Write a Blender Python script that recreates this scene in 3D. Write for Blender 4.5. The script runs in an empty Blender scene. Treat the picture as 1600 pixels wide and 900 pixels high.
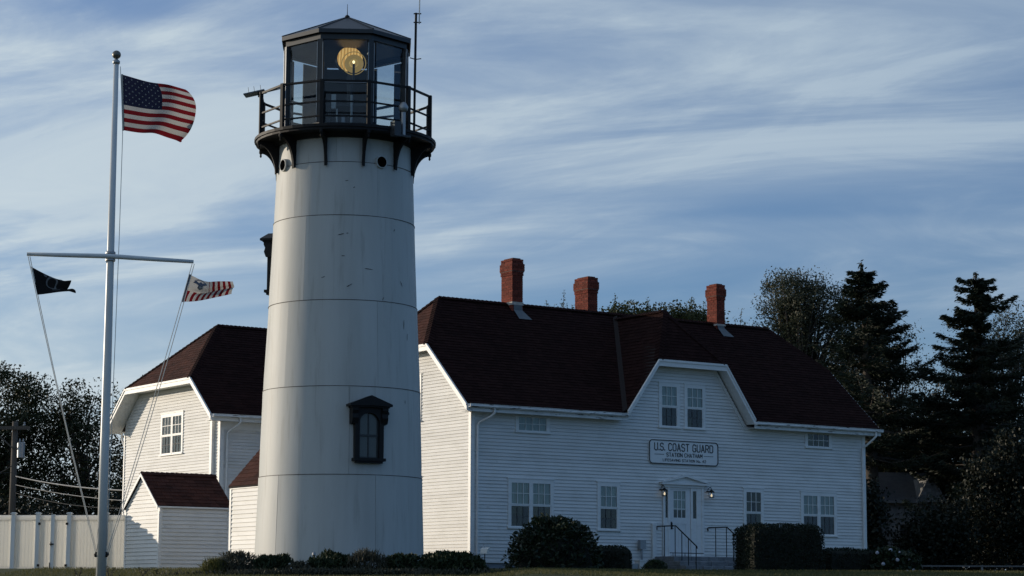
import bpy, math, random
import numpy as np
from mathutils import Vector, Matrix, noise as mnoise

R = math.radians
random.seed(7)
rng = np.random.default_rng(11)
scene = bpy.context.scene
COL = scene.collection

SKY_STRENGTH, SUN_STRENGTH, EXPOSURE = 0.085, 3.25, 0.0
CLOUD_BASE, CLOUD_GLOW = 3.0, 7.9
SKY_TINT = (0.82, 1.08, 1.55, 1.0)

# ---------------------------------------------------------------- camera
cam_data = bpy.data.cameras.new('camera')
cam = bpy.data.objects.new('camera', cam_data)
COL.objects.link(cam)
cam_data.sensor_width = 36.0
cam_data.lens = 36.0 * 3424.0 / 1600.0
cam_data.clip_start = 0.5
cam_data.clip_end = 6000.0
cam.location = (0.0, 0.0, -0.8)
tilt, roll = R(8.1228), R(0.2254)
fwd = Vector((0, math.cos(tilt), math.sin(tilt)))
upv = Vector((0, -math.sin(tilt), math.cos(tilt)))
rgt = Vector((1, 0, 0))
cr, sr = math.cos(roll), math.sin(roll)
xr = cr * rgt + sr * upv
yr = -sr * rgt + cr * upv
cam.rotation_euler = Matrix((xr, yr, -fwd)).transposed().to_euler()
scene.camera = cam

# ---------------------------------------------------------------- sky and sun
SUN_EL = R(8.0)
SUN_H = Vector((-0.923, 0.385, 0)).normalized()
world = bpy.data.worlds.new('World')
scene.world = world
world.use_nodes = True
wn, wl = world.node_tree.nodes, world.node_tree.links
wn.clear()
def W(t, **kw):
    n = wn.new(t)
    for k_, v_ in kw.items():
        setattr(n, k_, v_)
    return n
def wmath(op, a, b=None, c=None, clamp=False):
    n = W('ShaderNodeMath', operation=op, use_clamp=clamp)
    for i, x in enumerate((a, b, c)):
        if x is None:
            continue
        if isinstance(x, (int, float)):
            n.inputs[i].default_value = x
        else:
            wl.new(x, n.inputs[i])
    return n.outputs[0]
sky = W('ShaderNodeTexSky', sky_type='NISHITA')
sky.sun_disc = False
sky.sun_elevation = SUN_EL
sky.sun_rotation = math.atan2(SUN_H.x, SUN_H.y)
sky.altitude = 10
sky.air_density = 1.0
sky.dust_density = 0.1
sky.ozone_density = 3.0
tc = W('ShaderNodeTexCoord')
sep = W('ShaderNodeSeparateXYZ')
wl.new(tc.outputs['Generated'], sep.inputs[0])
zz = wmath('ADD', wmath('MAXIMUM', sep.outputs['Z'], 0.0), 0.22)
cx_ = wmath('DIVIDE', sep.outputs['X'], zz)
cy_ = wmath('DIVIDE', sep.outputs['Y'], zz)
comb = W('ShaderNodeCombineXYZ')
wl.new(cx_, comb.inputs[0]); wl.new(cy_, comb.inputs[1])
def cloud_noise(rot, sc, off, scale, detail, rough, dist):
    m = W('ShaderNodeMapping')
    m.vector_type = 'TEXTURE'
    m.inputs['Rotation'].default_value = (0, 0, R(rot))
    m.inputs['Scale'].default_value = (sc[0], sc[1], 1)
    m.inputs['Location'].default_value = (off[0], off[1], off[2])
    wl.new(comb.outputs[0], m.inputs[0])
    n = W('ShaderNodeTexNoise')
    n.inputs['Scale'].default_value = scale
    n.inputs['Detail'].default_value = detail
    n.inputs['Roughness'].default_value = rough
    n.inputs['Distortion'].default_value = dist
    wl.new(m.outputs[0], n.inputs['Vector'])
    return n.outputs['Fac']
def ramp(v, a, b):
    n = W('ShaderNodeMapRange', interpolation_type='SMOOTHSTEP')
    n.inputs['From Min'].default_value = a
    n.inputs['From Max'].default_value = b
    wl.new(v, n.inputs['Value'])
    return n.outputs[0]
# broad cirrus sheets, then finer fibres combed along the upper wind
sheet = cloud_noise(-20, (1.05, 0.55), (8.25, -6.47, 0.71), 1.0, 3.0, 0.5, 0.6)
fibre = cloud_noise(-13, (0.75, 0.26), (8.98, -5.68, 3.62), 1.0, 11.0, 0.60, 1.2)
wisp = cloud_noise(-38, (0.40, 0.22), (2.73, -2.78, 26.69), 1.0, 12.0, 0.62, 2.2)
m1 = ramp(sheet, 0.33, 0.60)
m2 = ramp(fibre, 0.28, 0.76)
m3 = ramp(wisp, 0.42, 0.68)
dens = wmath('MULTIPLY', m1, wmath('MULTIPLY_ADD', m2, 0.50, 0.45))
dens = wmath('MULTIPLY_ADD', wmath('MULTIPLY', m3, m2), 0.40, dens)
dens = wmath('MULTIPLY_ADD', m2, 0.10, dens)
# the cirrus veil thickens towards the sunward side of the sky
veil = ramp(wmath('MULTIPLY', sep.outputs['X'], -1.0), -0.10, 0.20)
veil = wmath('MULTIPLY', veil, ramp(wmath('MULTIPLY_ADD', wisp, 0.16, sep.outputs['Z']), 0.335, 0.275))
dens = wmath('MULTIPLY_ADD', wmath('MULTIPLY', veil, wmath('MULTIPLY_ADD', m2, 0.55, 0.35)), 0.62, dens, clamp=True)
dens = wmath('MULTIPLY', dens, wmath('MULTIPLY_ADD', m2, 0.34, 0.66))
# pale haze gathers towards the horizon all round
dens = wmath('MULTIPLY_ADD', ramp(sep.outputs['Z'], 0.16, 0.0), 0.42, dens, clamp=True)
# a thin milky film never quite lets the full blue through
dens = wmath('MULTIPLY_ADD', dens, 0.86, 0.14)
# thin cirrus scatters more light on the side towards the sun
dot = W('ShaderNodeVectorMath', operation='DOT_PRODUCT')
wl.new(tc.outputs['Generated'], dot.inputs[0])
dot.inputs[1].default_value = (SUN_H.x * math.cos(SUN_EL), SUN_H.y * math.cos(SUN_EL), math.sin(SUN_EL))
glow = wmath('POWER', wmath('MULTIPLY_ADD', dot.outputs['Value'], 0.5, 0.5, clamp=True), 2.0)
cc = W('ShaderNodeVectorMath', operation='MULTIPLY_ADD')
gl3 = W('ShaderNodeCombineXYZ')
for i in range(3):
    wl.new(glow, gl3.inputs[i])
wl.new(gl3.outputs[0], cc.inputs[0])
cc.inputs[1].default_value = (CLOUD_GLOW * 1.0, CLOUD_GLOW * 0.94, CLOUD_GLOW * 0.66)
cc.inputs[2].default_value = (CLOUD_BASE * 0.58, CLOUD_BASE * 1.05, CLOUD_BASE * 1.75)
mix = W('ShaderNodeMix', data_type='RGBA')
wl.new(dens, mix.inputs['Factor'])
tint = W('ShaderNodeMix', data_type='RGBA', blend_type='MULTIPLY')
tint.inputs['Factor'].default_value = 1.0
wl.new(sky.outputs[0], tint.inputs['A'])
tint.inputs['B'].default_value = SKY_TINT
wl.new(tint.outputs['Result'], mix.inputs['A'])
wl.new(cc.outputs[0], mix.inputs['B'])
bg = W('ShaderNodeBackground')
bg.inputs['Strength'].default_value = SKY_STRENGTH
wl.new(mix.outputs['Result'], bg.inputs['Color'])
wo = W('ShaderNodeOutputWorld')
wl.new(bg.outputs[0], wo.inputs['Surface'])

sun_data = bpy.data.lights.new('sun', 'SUN')
sun_data.energy = SUN_STRENGTH
sun_data.angle = R(0.53)
sun_data.color = (1.0, 0.86, 0.68)
sun = bpy.data.objects.new('sun', sun_data)
COL.objects.link(sun)
sdir = Vector((SUN_H.x * math.cos(SUN_EL), SUN_H.y * math.cos(SUN_EL), math.sin(SUN_EL)))
sun.rotation_euler = sdir.to_track_quat('Z', 'Y').to_euler()
sun.location = sdir * 200

scene.view_settings.view_transform = 'Standard'
scene.view_settings.look = 'None'
scene.view_settings.exposure = EXPOSURE
scene.view_settings.gamma = 1.0
scene.view_settings.use_curve_mapping = False
scene.cycles.use_denoising = True
scene.cycles.max_bounces = 8
scene.cycles.transparent_max_bounces = 24

# ---------------------------------------------------------------- helpers
def mat(name, color, rough=0.7, metal=0.0, noise=None, bump=None, spec=0.5, extra=None):
    """Principled material; noise=(scale, dark colour, amount, stretch) mixes in dirt or grain, bump=(scale, strength)."""
    m = bpy.data.materials.new(name)
    m.use_nodes = True
    nt = m.node_tree
    b = nt.nodes['Principled BSDF']
    b.inputs['Base Color'].default_value = (*color, 1)
    b.inputs['Roughness'].default_value = rough
    b.inputs['Metallic'].default_value = metal
    b.inputs['Specular IOR Level'].default_value = spec
    if noise or bump:
        tcn = nt.nodes.new('ShaderNodeTexCoord')
    if noise:
        layers = noise if isinstance(noise, list) else [noise]
        prev = None
        for (sc, dark, lo, hi, st) in layers:
            mp = nt.nodes.new('ShaderNodeMapping')
            mp.inputs['Scale'].default_value = st
            nt.links.new(tcn.outputs['Object'], mp.inputs[0])
            nz = nt.nodes.new('ShaderNodeTexNoise')
            nz.inputs['Scale'].default_value = sc
            nz.inputs['Detail'].default_value = 6
            nz.inputs['Roughness'].default_value = 0.6
            nt.links.new(mp.outputs[0], nz.inputs['Vector'])
            mr = nt.nodes.new('ShaderNodeMapRange')
            mr.inputs['From Min'].default_value = lo
            mr.inputs['From Max'].default_value = hi
            nt.links.new(nz.outputs['Fac'], mr.inputs['Value'])
            mx = nt.nodes.new('ShaderNodeMix')
            mx.data_type = 'RGBA'
            nt.links.new(mr.outputs[0], mx.inputs['Factor'])
            if prev is None:
                mx.inputs['A'].default_value = (*color, 1)
            else:
                nt.links.new(prev, mx.inputs['A'])
            mx.inputs['B'].default_value = (*dark, 1)
            prev = mx.outputs['Result']
        nt.links.new(prev, b.inputs['Base Color'])
    if bump:
        nb = nt.nodes.new('ShaderNodeTexNoise')
        nb.inputs['Scale'].default_value = bump[0]
        nb.inputs['Detail'].default_value = 4
        nt.links.new(tcn.outputs['Object'], nb.inputs['Vector'])
        bp = nt.nodes.new('ShaderNodeBump')
        bp.inputs['Strength'].default_value = bump[1]
        bp.inputs['Distance'].default_value = 0.02
        nt.links.new(nb.outputs['Fac'], bp.inputs['Height'])
        nt.links.new(bp.outputs[0], b.inputs['Normal'])
    if extra:
        extra(nt, b)
    return m

def random_tint(amount_lo, amount_hi):
    """Each piece a little lighter or darker than its neighbour (colour belongs to the piece)."""
    def f(nt, b):
        oi = nt.nodes.new('ShaderNodeObjectInfo')
        mr = nt.nodes.new('ShaderNodeMapRange')
        mr.inputs['To Min'].default_value = amount_lo
        mr.inputs['To Max'].default_value = amount_hi
        nt.links.new(oi.outputs['Random'], mr.inputs['Value'])
        vm = nt.nodes.new('ShaderNodeVectorMath')
        vm.operation = 'SCALE'
        src = b.inputs['Base Color'].links
        if src:
            nt.links.new(src[0].from_socket, vm.inputs[0])
        else:
            vm.inputs[0].default_value = b.inputs['Base Color'].default_value[:3]
        nt.links.new(mr.outputs[0], vm.inputs['Scale'])
        nt.links.new(vm.outputs[0], b.inputs['Base Color'])
    return f

def island_tint(lo, hi):
    def f(nt, b):
        g = nt.nodes.new('ShaderNodeNewGeometry')
        mr = nt.nodes.new('ShaderNodeMapRange'); mr.inputs['To Min'].default_value = lo; mr.inputs['To Max'].default_value = hi
        nt.links.new(g.outputs['Random Per Island'], mr.inputs['Value'])
        vm = nt.nodes.new('ShaderNodeVectorMath'); vm.operation = 'SCALE'
        nt.links.new(b.inputs['Base Color'].links[0].from_socket, vm.inputs[0]); nt.links.new(mr.outputs[0], vm.inputs['Scale'])
        nt.links.new(vm.outputs[0], b.inputs['Base Color'])
    return f

def leaf_mat(name, c1, c2, trans=0.35, rough=0.55):
    m = bpy.data.materials.new(name)
    m.use_nodes = True
    nt = m.node_tree
    b = nt.nodes['Principled BSDF']
    b.inputs['Roughness'].default_value = rough
    b.inputs['Specular IOR Level'].default_value = 0.3
    g = nt.nodes.new('ShaderNodeNewGeometry')
    mx = nt.nodes.new('ShaderNodeMix')
    mx.data_type = 'RGBA'
    nt.links.new(g.outputs['Random Per Island'], mx.inputs['Factor'])
    mx.inputs['A'].default_value = (*c1, 1)
    mx.inputs['B'].default_value = (*c2, 1)
    nt.links.new(mx.outputs['Result'], b.inputs['Base Color'])
    t = nt.nodes.new('ShaderNodeBsdfTranslucent')
    nt.links.new(mx.outputs['Result'], t.inputs['Color'])
    ms = nt.nodes.new('ShaderNodeMixShader')
    ms.inputs[0].default_value = trans
    nt.links.new(b.outputs[0], ms.inputs[1])
    nt.links.new(t.outputs[0], ms.inputs[2])
    nt.links.new(ms.outputs[0], nt.nodes['Material Output'].inputs['Surface'])
    return m

def glass_mat(name, tintc, refl):
    m = bpy.data.materials.new(name)
    m.use_nodes = True
    nt = m.node_tree
    nt.nodes.remove(nt.nodes['Principled BSDF'])
    tr = nt.nodes.new('ShaderNodeBsdfTransparent')
    tr.inputs[0].default_value = (*tintc, 1)
    gl = nt.nodes.new('ShaderNodeBsdfGlossy')
    gl.inputs['Roughness'].default_value = 0.02
    lw = nt.nodes.new('ShaderNodeLayerWeight')
    pw = nt.nodes.new('ShaderNodeMath'); pw.operation = 'POWER'; pw.inputs[1].default_value = 4.0
    nt.links.new(lw.outputs['Facing'], pw.inputs[0])
    mu = nt.nodes.new('ShaderNodeMath'); mu.operation = 'MULTIPLY_ADD'; mu.inputs[1].default_value = 0.6; mu.inputs[2].default_value = refl
    mu.use_clamp = True
    nt.links.new(pw.outputs[0], mu.inputs[0])
    ms = nt.nodes.new('ShaderNodeMixShader')
    nt.links.new(mu.outputs[0], ms.inputs[0])
    nt.links.new(tr.outputs[0], ms.inputs[1])
    nt.links.new(gl.outputs[0], ms.inputs[2])
    nt.links.new(ms.outputs[0], nt.nodes['Material Output'].inputs['Surface'])
    return m

def emit_mat(name, color, strength):
    m = bpy.data.materials.new(name)
    m.use_nodes = True
    b = m.node_tree.nodes['Principled BSDF']
    b.inputs['Base Color'].default_value = (*color, 1)
    b.inputs['Emission Color'].default_value = (*color, 1)
    b.inputs['Emission Strength'].default_value = strength
    return m

class MB:
    """Collects shapes; build() links them as ONE mesh object."""
    def __init__(self, T=None):
        self.v, self.f, self.m, self.T = [], [], [], T
    def add(self, vs, fs, mi=0):
        o = len(self.v)
        if self.T:
            vs = [self.T(*p) for p in vs]
        self.v += [tuple(p) for p in vs]
        self.f += [tuple(i + o for i in f) for f in fs]
        self.m += [mi] * len(fs)
        return self
    def box(self, x0, x1, y0, y1, z0, z1, mi=0):
        vs = [(x0,y0,z0),(x1,y0,z0),(x1,y1,z0),(x0,y1,z0),(x0,y0,z1),(x1,y0,z1),(x1,y1,z1),(x0,y1,z1)]
        return self.add(vs, [(0,3,2,1),(4,5,6,7),(0,1,5,4),(1,2,6,5),(2,3,7,6),(3,0,4,7)], mi)
    def hexa(self, b, t, mi=0):
        """bottom four points and top four points in the same winding"""
        return self.add(list(b) + list(t), [(0,3,2,1),(4,5,6,7),(0,1,5,4),(1,2,6,5),(2,3,7,6),(3,0,4,7)], mi)
    def prism(self, poly, d, mi=0):
        """a flat polygon (3-D points) swept by the vector d"""
        n = len(poly); d = Vector(d)
        top = [tuple(Vector(p) + d) for p in poly]
        fs = [tuple(range(n - 1, -1, -1)), tuple(range(n, 2 * n))]
        fs += [(i, (i + 1) % n, n + (i + 1) % n, n + i) for i in range(n)]
        return self.add(list(poly) + top, fs, mi)
    def beam(self, p0, p1, w, h, up=(0, 0, 1), mi=0):
        p0, p1 = Vector(p0), Vector(p1)
        d = (p1 - p0).normalized(); up = Vector(up)
        s = d.cross(up)
        if s.length < 1e-4:
            s = d.cross(Vector((0, 1, 0)))
        s.normalize(); t = s.cross(d).normalized()
        s *= w / 2; t *= h / 2
        return self.hexa([p0 - s - t, p0 + s - t, p1 + s - t, p1 - s - t], [p0 - s + t, p0 + s + t, p1 + s + t, p1 - s + t], mi)
    def tube(self, pts, rad, n=8, cap=True, mi=0):
        pts = [Vector(p) for p in pts]
        if isinstance(rad, (int, float)):
            rad = [rad] * len(pts)
        vs, fs = [], []
        ref = None
        for i, p in enumerate(pts):
            a = pts[max(i - 1, 0)]; b = pts[min(i + 1, len(pts) - 1)]
            d = (b - a).normalized()
            if ref is None:
                ref = Vector((0, 0, 1)) if abs(d.z) < 0.9 else Vector((1, 0, 0))
            s = d.cross(ref).normalized(); ref = s.cross(d).normalized()
            for k in range(n):
                an = 2 * math.pi * k / n
                vs.append(p + (s * math.cos(an) + ref * math.sin(an)) * rad[i])
        for i in range(len(pts) - 1):
            for k in range(n):
                fs.append((i*n+k, i*n+(k+1)%n, (i+1)*n+(k+1)%n, (i+1)*n+k))
        if cap:
            fs += [tuple(range(n - 1, -1, -1)), tuple(range((len(pts)-1)*n, len(pts)*n))]
        return self.add(vs, fs, mi)
    def lathe(self, prof, c=(0, 0, 0), n=24, mi=0):
        vs, fs = [], []
        for (r, z) in prof:
            for k in range(n):
                an = 2 * math.pi * k / n
                vs.append((c[0] + r * math.cos(an), c[1] + r * math.sin(an), c[2] + z))
        for i in range(len(prof) - 1):
            for k in range(n):
                fs.append((i*n+k, i*n+(k+1)%n, (i+1)*n+(k+1)%n, (i+1)*n+k))
        fs += [tuple(range(n - 1, -1, -1)), tuple(range((len(prof)-1)*n, len(prof)*n))]
        return self.add(vs, fs, mi)
    def build(self, name, material, parent=None, smooth=False, loc=None):
        me = bpy.data.meshes.new(name)
        me.from_pydata(self.v, [], self.f)
        for mm in (material if isinstance(material, (list, tuple)) else [material]):
            me.materials.append(mm)
        if len(me.materials) > 1:
            me.polygons.foreach_set('material_index', self.m)
        if smooth:
            me.polygons.foreach_set('use_smooth', [True] * len(self.f))
        o = bpy.data.objects.new(name, me)
        COL.objects.link(o)
        if parent is not None:
            o.parent = parent
        if loc:
            o.location = loc
        return o

def link_mesh(name, me, parent=None):
    o = bpy.data.objects.new(name, me)
    COL.objects.link(o)
    if parent is not None:
        o.parent = parent
    return o

def arrays_mesh(name, verts, quads, material):
    me = bpy.data.meshes.new(name)
    nv, nf = len(verts), len(quads)
    k = quads.shape[1]
    me.vertices.add(nv); me.loops.add(nf * k); me.polygons.add(nf)
    me.vertices.foreach_set('co', np.ascontiguousarray(verts, dtype=np.float32).ravel())
    me.loops.foreach_set('vertex_index', np.ascontiguousarray(quads, dtype=np.int32).ravel())
    me.polygons.foreach_set('loop_start', np.arange(0, nf * k, k, dtype=np.int32))
    me.update(calc_edges=True)
    me.materials.append(material)
    return me

def tag(o, label, cat, group=None, kind=None):
    o['label'] = label; o['category'] = cat
    if group: o['group'] = group
    if kind: o['kind'] = kind
    return o

def thing(name, label, cat, loc=(0, 0, 0), rotz=0.0, group=None):
    o = bpy.data.objects.new(name, None)
    o.empty_display_size = 0.3
    COL.objects.link(o)
    o.location = loc; o.rotation_euler = (0, 0, rotz)
    return tag(o, label, cat, group)

# ---------------------------------------------------------------- materials
ones = (1, 1, 1)
M = {}
M['siding'] = mat('white_clapboard_paint', (0.80, 0.79, 0.76), 0.55,
                  noise=[(1.1, (0.66, 0.65, 0.61), 0.45, 0.80, (1, 1, 2.2)), (5.0, (0.40, 0.385, 0.35), 0.655, 0.80, (0.5, 0.5, 1.3))],
                  bump=(30, 0.15), extra=random_tint(0.90, 1.0))
M['trim'] = mat('white_trim_paint', (0.80, 0.80, 0.78), 0.5, noise=(2.2, (0.62, 0.62, 0.60), 0.5, 0.85, (1, 1, 3)))
M['gutter'] = mat('weathered_gutter_paint', (0.76, 0.77, 0.76), 0.5,
                  noise=[(3.0, (0.55, 0.55, 0.53), 0.45, 0.8, ones), (7.0, (0.14, 0.13, 0.12), 0.57, 0.63, (0.30, 1, 2.2))])
M['sheath'] = mat('wall_sheathing_paint', (0.70, 0.70, 0.68), 0.7, noise=(2.0, (0.6, 0.6, 0.58), 0.4, 0.8, ones))
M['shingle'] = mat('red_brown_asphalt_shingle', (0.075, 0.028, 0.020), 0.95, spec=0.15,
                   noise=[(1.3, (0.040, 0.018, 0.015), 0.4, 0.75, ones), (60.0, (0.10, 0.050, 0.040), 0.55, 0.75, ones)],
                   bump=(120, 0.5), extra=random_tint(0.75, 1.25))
M['shingle_shaded'] = mat('shade_darkened_roof_shingle', (0.024, 0.0105, 0.0095), 0.95, spec=0.06,  # darker copy of the roof shingle, shade of unlit slopes in its colour
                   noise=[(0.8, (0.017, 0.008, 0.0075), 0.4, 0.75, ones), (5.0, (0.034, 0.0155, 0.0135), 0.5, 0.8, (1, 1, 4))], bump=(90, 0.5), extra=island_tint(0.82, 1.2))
M['brick'] = mat('red_chimney_brick', (0.21, 0.050, 0.032), 0.9, spec=0.2,
                 noise=(22, (0.13, 0.030, 0.022), 0.4, 0.8, ones), bump=(60, 0.5), extra=random_tint(0.62, 1.2))
M['mortar'] = mat('chimney_mortar', (0.13, 0.060, 0.046), 0.95, noise=(8, (0.18, 0.12, 0.10), 0.5, 0.8, ones))
M['mortar_pale'] = mat('pale_mortar_patch', (0.50, 0.47, 0.42), 0.9, noise=(12, (0.34, 0.28, 0.24), 0.4, 0.8, ones))
M['lead'] = mat('lead_flashing', (0.15, 0.17, 0.18), 0.7, noise=(6, (0.10, 0.11, 0.12), 0.4, 0.8, ones))
M['flash_dark'] = mat('dark_valley_metal', (0.028, 0.022, 0.021), 0.85, spec=0.15)
M['foundation'] = mat('grey_painted_foundation', (0.30, 0.33, 0.37), 0.85, noise=(3, (0.22, 0.24, 0.27), 0.4, 0.8, ones), bump=(18, 0.3))
M['stone'] = mat('rough_step_stone', (0.22, 0.23, 0.24), 0.9, noise=(5, (0.12, 0.13, 0.14), 0.4, 0.75, ones), bump=(14, 0.6))
M['black'] = mat('black_iron_paint', (0.010, 0.010, 0.011), 0.6, spec=0.25, noise=(9, (0.022, 0.019, 0.017), 0.55, 0.85, ones))
M['lantern_frame'] = mat('black_lantern_paint', (0.020, 0.022, 0.024), 0.4, noise=(5, (0.04, 0.04, 0.04), 0.5, 0.85, ones))
M['lantern_roof'] = mat('dark_grey_lantern_roof', (0.040, 0.044, 0.050), 0.45, metal=0.2, noise=(4, (0.028, 0.03, 0.034), 0.4, 0.8, ones))
M['pane'] = glass_mat('window_glass', (0.86, 0.90, 0.90), 0.04)
M['lantern_glass'] = glass_mat('lantern_glass', (0.84, 0.88, 0.90), 0.035)
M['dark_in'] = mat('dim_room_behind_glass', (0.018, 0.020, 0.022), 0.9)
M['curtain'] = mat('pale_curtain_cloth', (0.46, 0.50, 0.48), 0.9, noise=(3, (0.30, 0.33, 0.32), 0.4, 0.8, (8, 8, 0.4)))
M['curtain_shaded'] = mat('shade_darkened_cloth', (0.045, 0.048, 0.050), 0.9, noise=(3, (0.022, 0.024, 0.025), 0.4, 0.8, (8, 8, 0.4)))  # curtain copy darkened, the room's shade is put into the cloth colour
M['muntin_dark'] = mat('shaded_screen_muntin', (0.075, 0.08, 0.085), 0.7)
M['door'] = mat('white_door_paint', (0.74, 0.75, 0.75), 0.45, noise=(3, (0.62, 0.63, 0.63), 0.5, 0.85, ones))
M['sign'] = mat('white_sign_board', (0.80, 0.81, 0.80), 0.45, noise=(4, (0.70, 0.71, 0.70), 0.5, 0.85, ones))
M['ink'] = mat('black_sign_paint', (0.015, 0.016, 0.02), 0.5)
M['pole'] = mat('white_pole_paint', (0.66, 0.67, 0.66), 0.35, noise=(3, (0.52, 0.53, 0.52), 0.45, 0.85, (1, 1, 0.2)))
M['steel'] = mat('grey_galvanised_steel', (0.34, 0.35, 0.36), 0.45, metal=0.7)
M['rope'] = mat('white_halyard_rope', (0.62, 0.60, 0.54), 0.9)
M['vinyl'] = mat('white_vinyl_fence', (0.80, 0.80, 0.77), 0.45, noise=(2, (0.70, 0.70, 0.66), 0.45, 0.85, (1, 1, 0.3)))
M['wood_pole'] = mat('weathered_utility_wood', (0.10, 0.085, 0.07), 0.9, noise=(4, (0.09, 0.075, 0.06), 0.4, 0.8, (6, 6, 0.3)))
M['bark'] = mat('grey_brown_bark', (0.085, 0.070, 0.058), 0.95, noise=(6, (0.05, 0.042, 0.035), 0.4, 0.8, (3, 3, 0.5)), bump=(20, 0.8))
M['cedar'] = mat('grey_cedar_shingle', (0.20, 0.20, 0.20), 0.9, noise=(5, (0.13, 0.13, 0.13), 0.4, 0.8, ones), extra=random_tint(0.7, 1.15))
M['cot_roof'] = mat('grey_cottage_roof', (0.12, 0.12, 0.125), 0.9, noise=(4, (0.08, 0.08, 0.085), 0.4, 0.8, ones))
def backlit_vinyl(m, c, f):
    nt = m.node_tree
    b = nt.nodes['Principled BSDF']
    t = nt.nodes.new('ShaderNodeBsdfTranslucent'); t.inputs[0].default_value = (*c, 1)
    ms = nt.nodes.new('ShaderNodeMixShader'); ms.inputs[0].default_value = f
    nt.links.new(b.outputs[0], ms.inputs[1]); nt.links.new(t.outputs[0], ms.inputs[2])
    nt.links.new(ms.outputs[0], nt.nodes['Material Output'].inputs['Surface'])
M['vinyl_board'] = mat('thin_white_vinyl_board', (0.80, 0.80, 0.77), 0.45, noise=(2, (0.72, 0.72, 0.68), 0.45, 0.85, (1, 1, 0.3)))
backlit_vinyl(M['vinyl_board'], (0.97, 0.955, 0.91), 0.88)

# ---------------------------------------------------------------- ground
def ground_z(x, y):
    if y < 8: z = -2.4
    elif y < 50:
        t = (y - 8) / 42.0
        z = -2.4 + 2.31 * (t * 0.55 + 0.45 * math.sin(t * math.pi / 2))
    elif y < 58:
        t = (y - 50) / 8.0
        z = -0.09 + 0.09 * t * t * (3 - 2 * t)
    else: z = 0.0
    k = max(0.0, 1 - max(0.0, y - 50) / 9.0) if y > 50 else 1.0
    k *= min(1.0, max(0.0, (y - 20) / 20.0))
    z += k * (-0.027 * min(max(x, 0.0), 6.0) - 0.05 * min(max(-x - 7.0, 0.0), 3.0) - 0.17 * min(1.0, max(0.0, (0.6 - x) / 1.6)))
    if 20 < y < 110 and abs(x) < 40:
        z += 0.018 * mnoise.noise((x * 0.6, y * 0.6, 0.0)) * k
    return z
xs = sorted(set([-1500, -900, -500, -250, -140, -90, -60, -45] + [round(-36 + i * 0.9, 2) for i in range(81)] + [45, 60, 90, 140, 250, 500, 900, 1500]))
ys = sorted(set([-400, -200, -100, -50, -20, 0, 8] + [round(10 + 2.0 * i, 2) for i in range(15)] + [round(40 + 0.5 * i, 2) for i in range(60)] + [72, 76, 80, 90, 100, 120, 150, 200, 300, 500, 900, 1600, 2500]))
gv = [(x, y, ground_z(x, y)) for y in ys for x in xs]
nx = len(xs)
gf = [(j*nx+i, j*nx+i+1, (j+1)*nx+i+1, (j+1)*nx+i) for j in range(len(ys)-1) for i in range(nx-1)]
g_ = MB(); g_.v = gv; g_.f = gf; g_.m = [0] * len(gf)
M['lawn'] = mat('lawn_turf', (0.075, 0.080, 0.028), 0.95, spec=0.2,
                noise=[(0.35, (0.085, 0.075, 0.032), 0.4, 0.75, ones), (6.0, (0.035, 0.045, 0.016), 0.45, 0.75, ones)], bump=(25, 0.9))
ground = g_.build('ground', M['lawn'], smooth=True)
ground['kind'] = 'structure'
ground['label'] = 'mown lawn rising to the lighthouse grounds'

# ---------------------------------------------------------------- building pieces
def front_T(b0):
    return lambda s, n, z: (s, b0 - n, z)
def left_T(a0):
    return lambda s, n, z: (a0 - n, s, z)

def clapboards(parent, T, spanL, spanR, z0, z1, exp, openings=(), m=None, seed=1):
    rnd = random.Random(seed)
    n = int(round((z1 - z0) / exp)); exp = (z1 - z0) / n
    for i in range(n):
        zb, zt = z0 + i * exp, z0 + (i + 1) * exp
        zc = (zb + zt) / 2
        L0, L1, R0, R1 = spanL(zb), spanL(zt), spanR(zb), spanR(zt)
        if R1 - L1 < 0.05: continue
        cuts = sorted((o[0], o[1]) for o in openings if o[2] < zc < o[3])
        segs, cur = [], None
        cur = (L0, L1)
        for (c0, c1) in cuts:
            if c0 > cur[0] + 0.02: segs.append((cur, (c0, c0)))
            cur = (c1, c1)
        segs.append((cur, (R0, R1)))
        for (l, r) in segs:
            if r[0] - l[0] < 0.02: continue
            d = rnd.uniform(-0.0015, 0.0015)
            jb, jt = rnd.uniform(-0.002, 0.002), 0.004
            b = MB(T)
            b.hexa([(l[0], 0.034 + d, zb + jb), (r[0], 0.034 + d, zb - jb), (r[0], 0.003, zb), (l[0], 0.003, zb)],
                   [(l[1], 0.008 + d, zt - jt), (r[1], 0.008 + d, zt - jt), (r[1], 0.003, zt - jt), (l[1], 0.003, zt - jt)])
            b.build('clapboard', m or M['siding'], parent)

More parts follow.
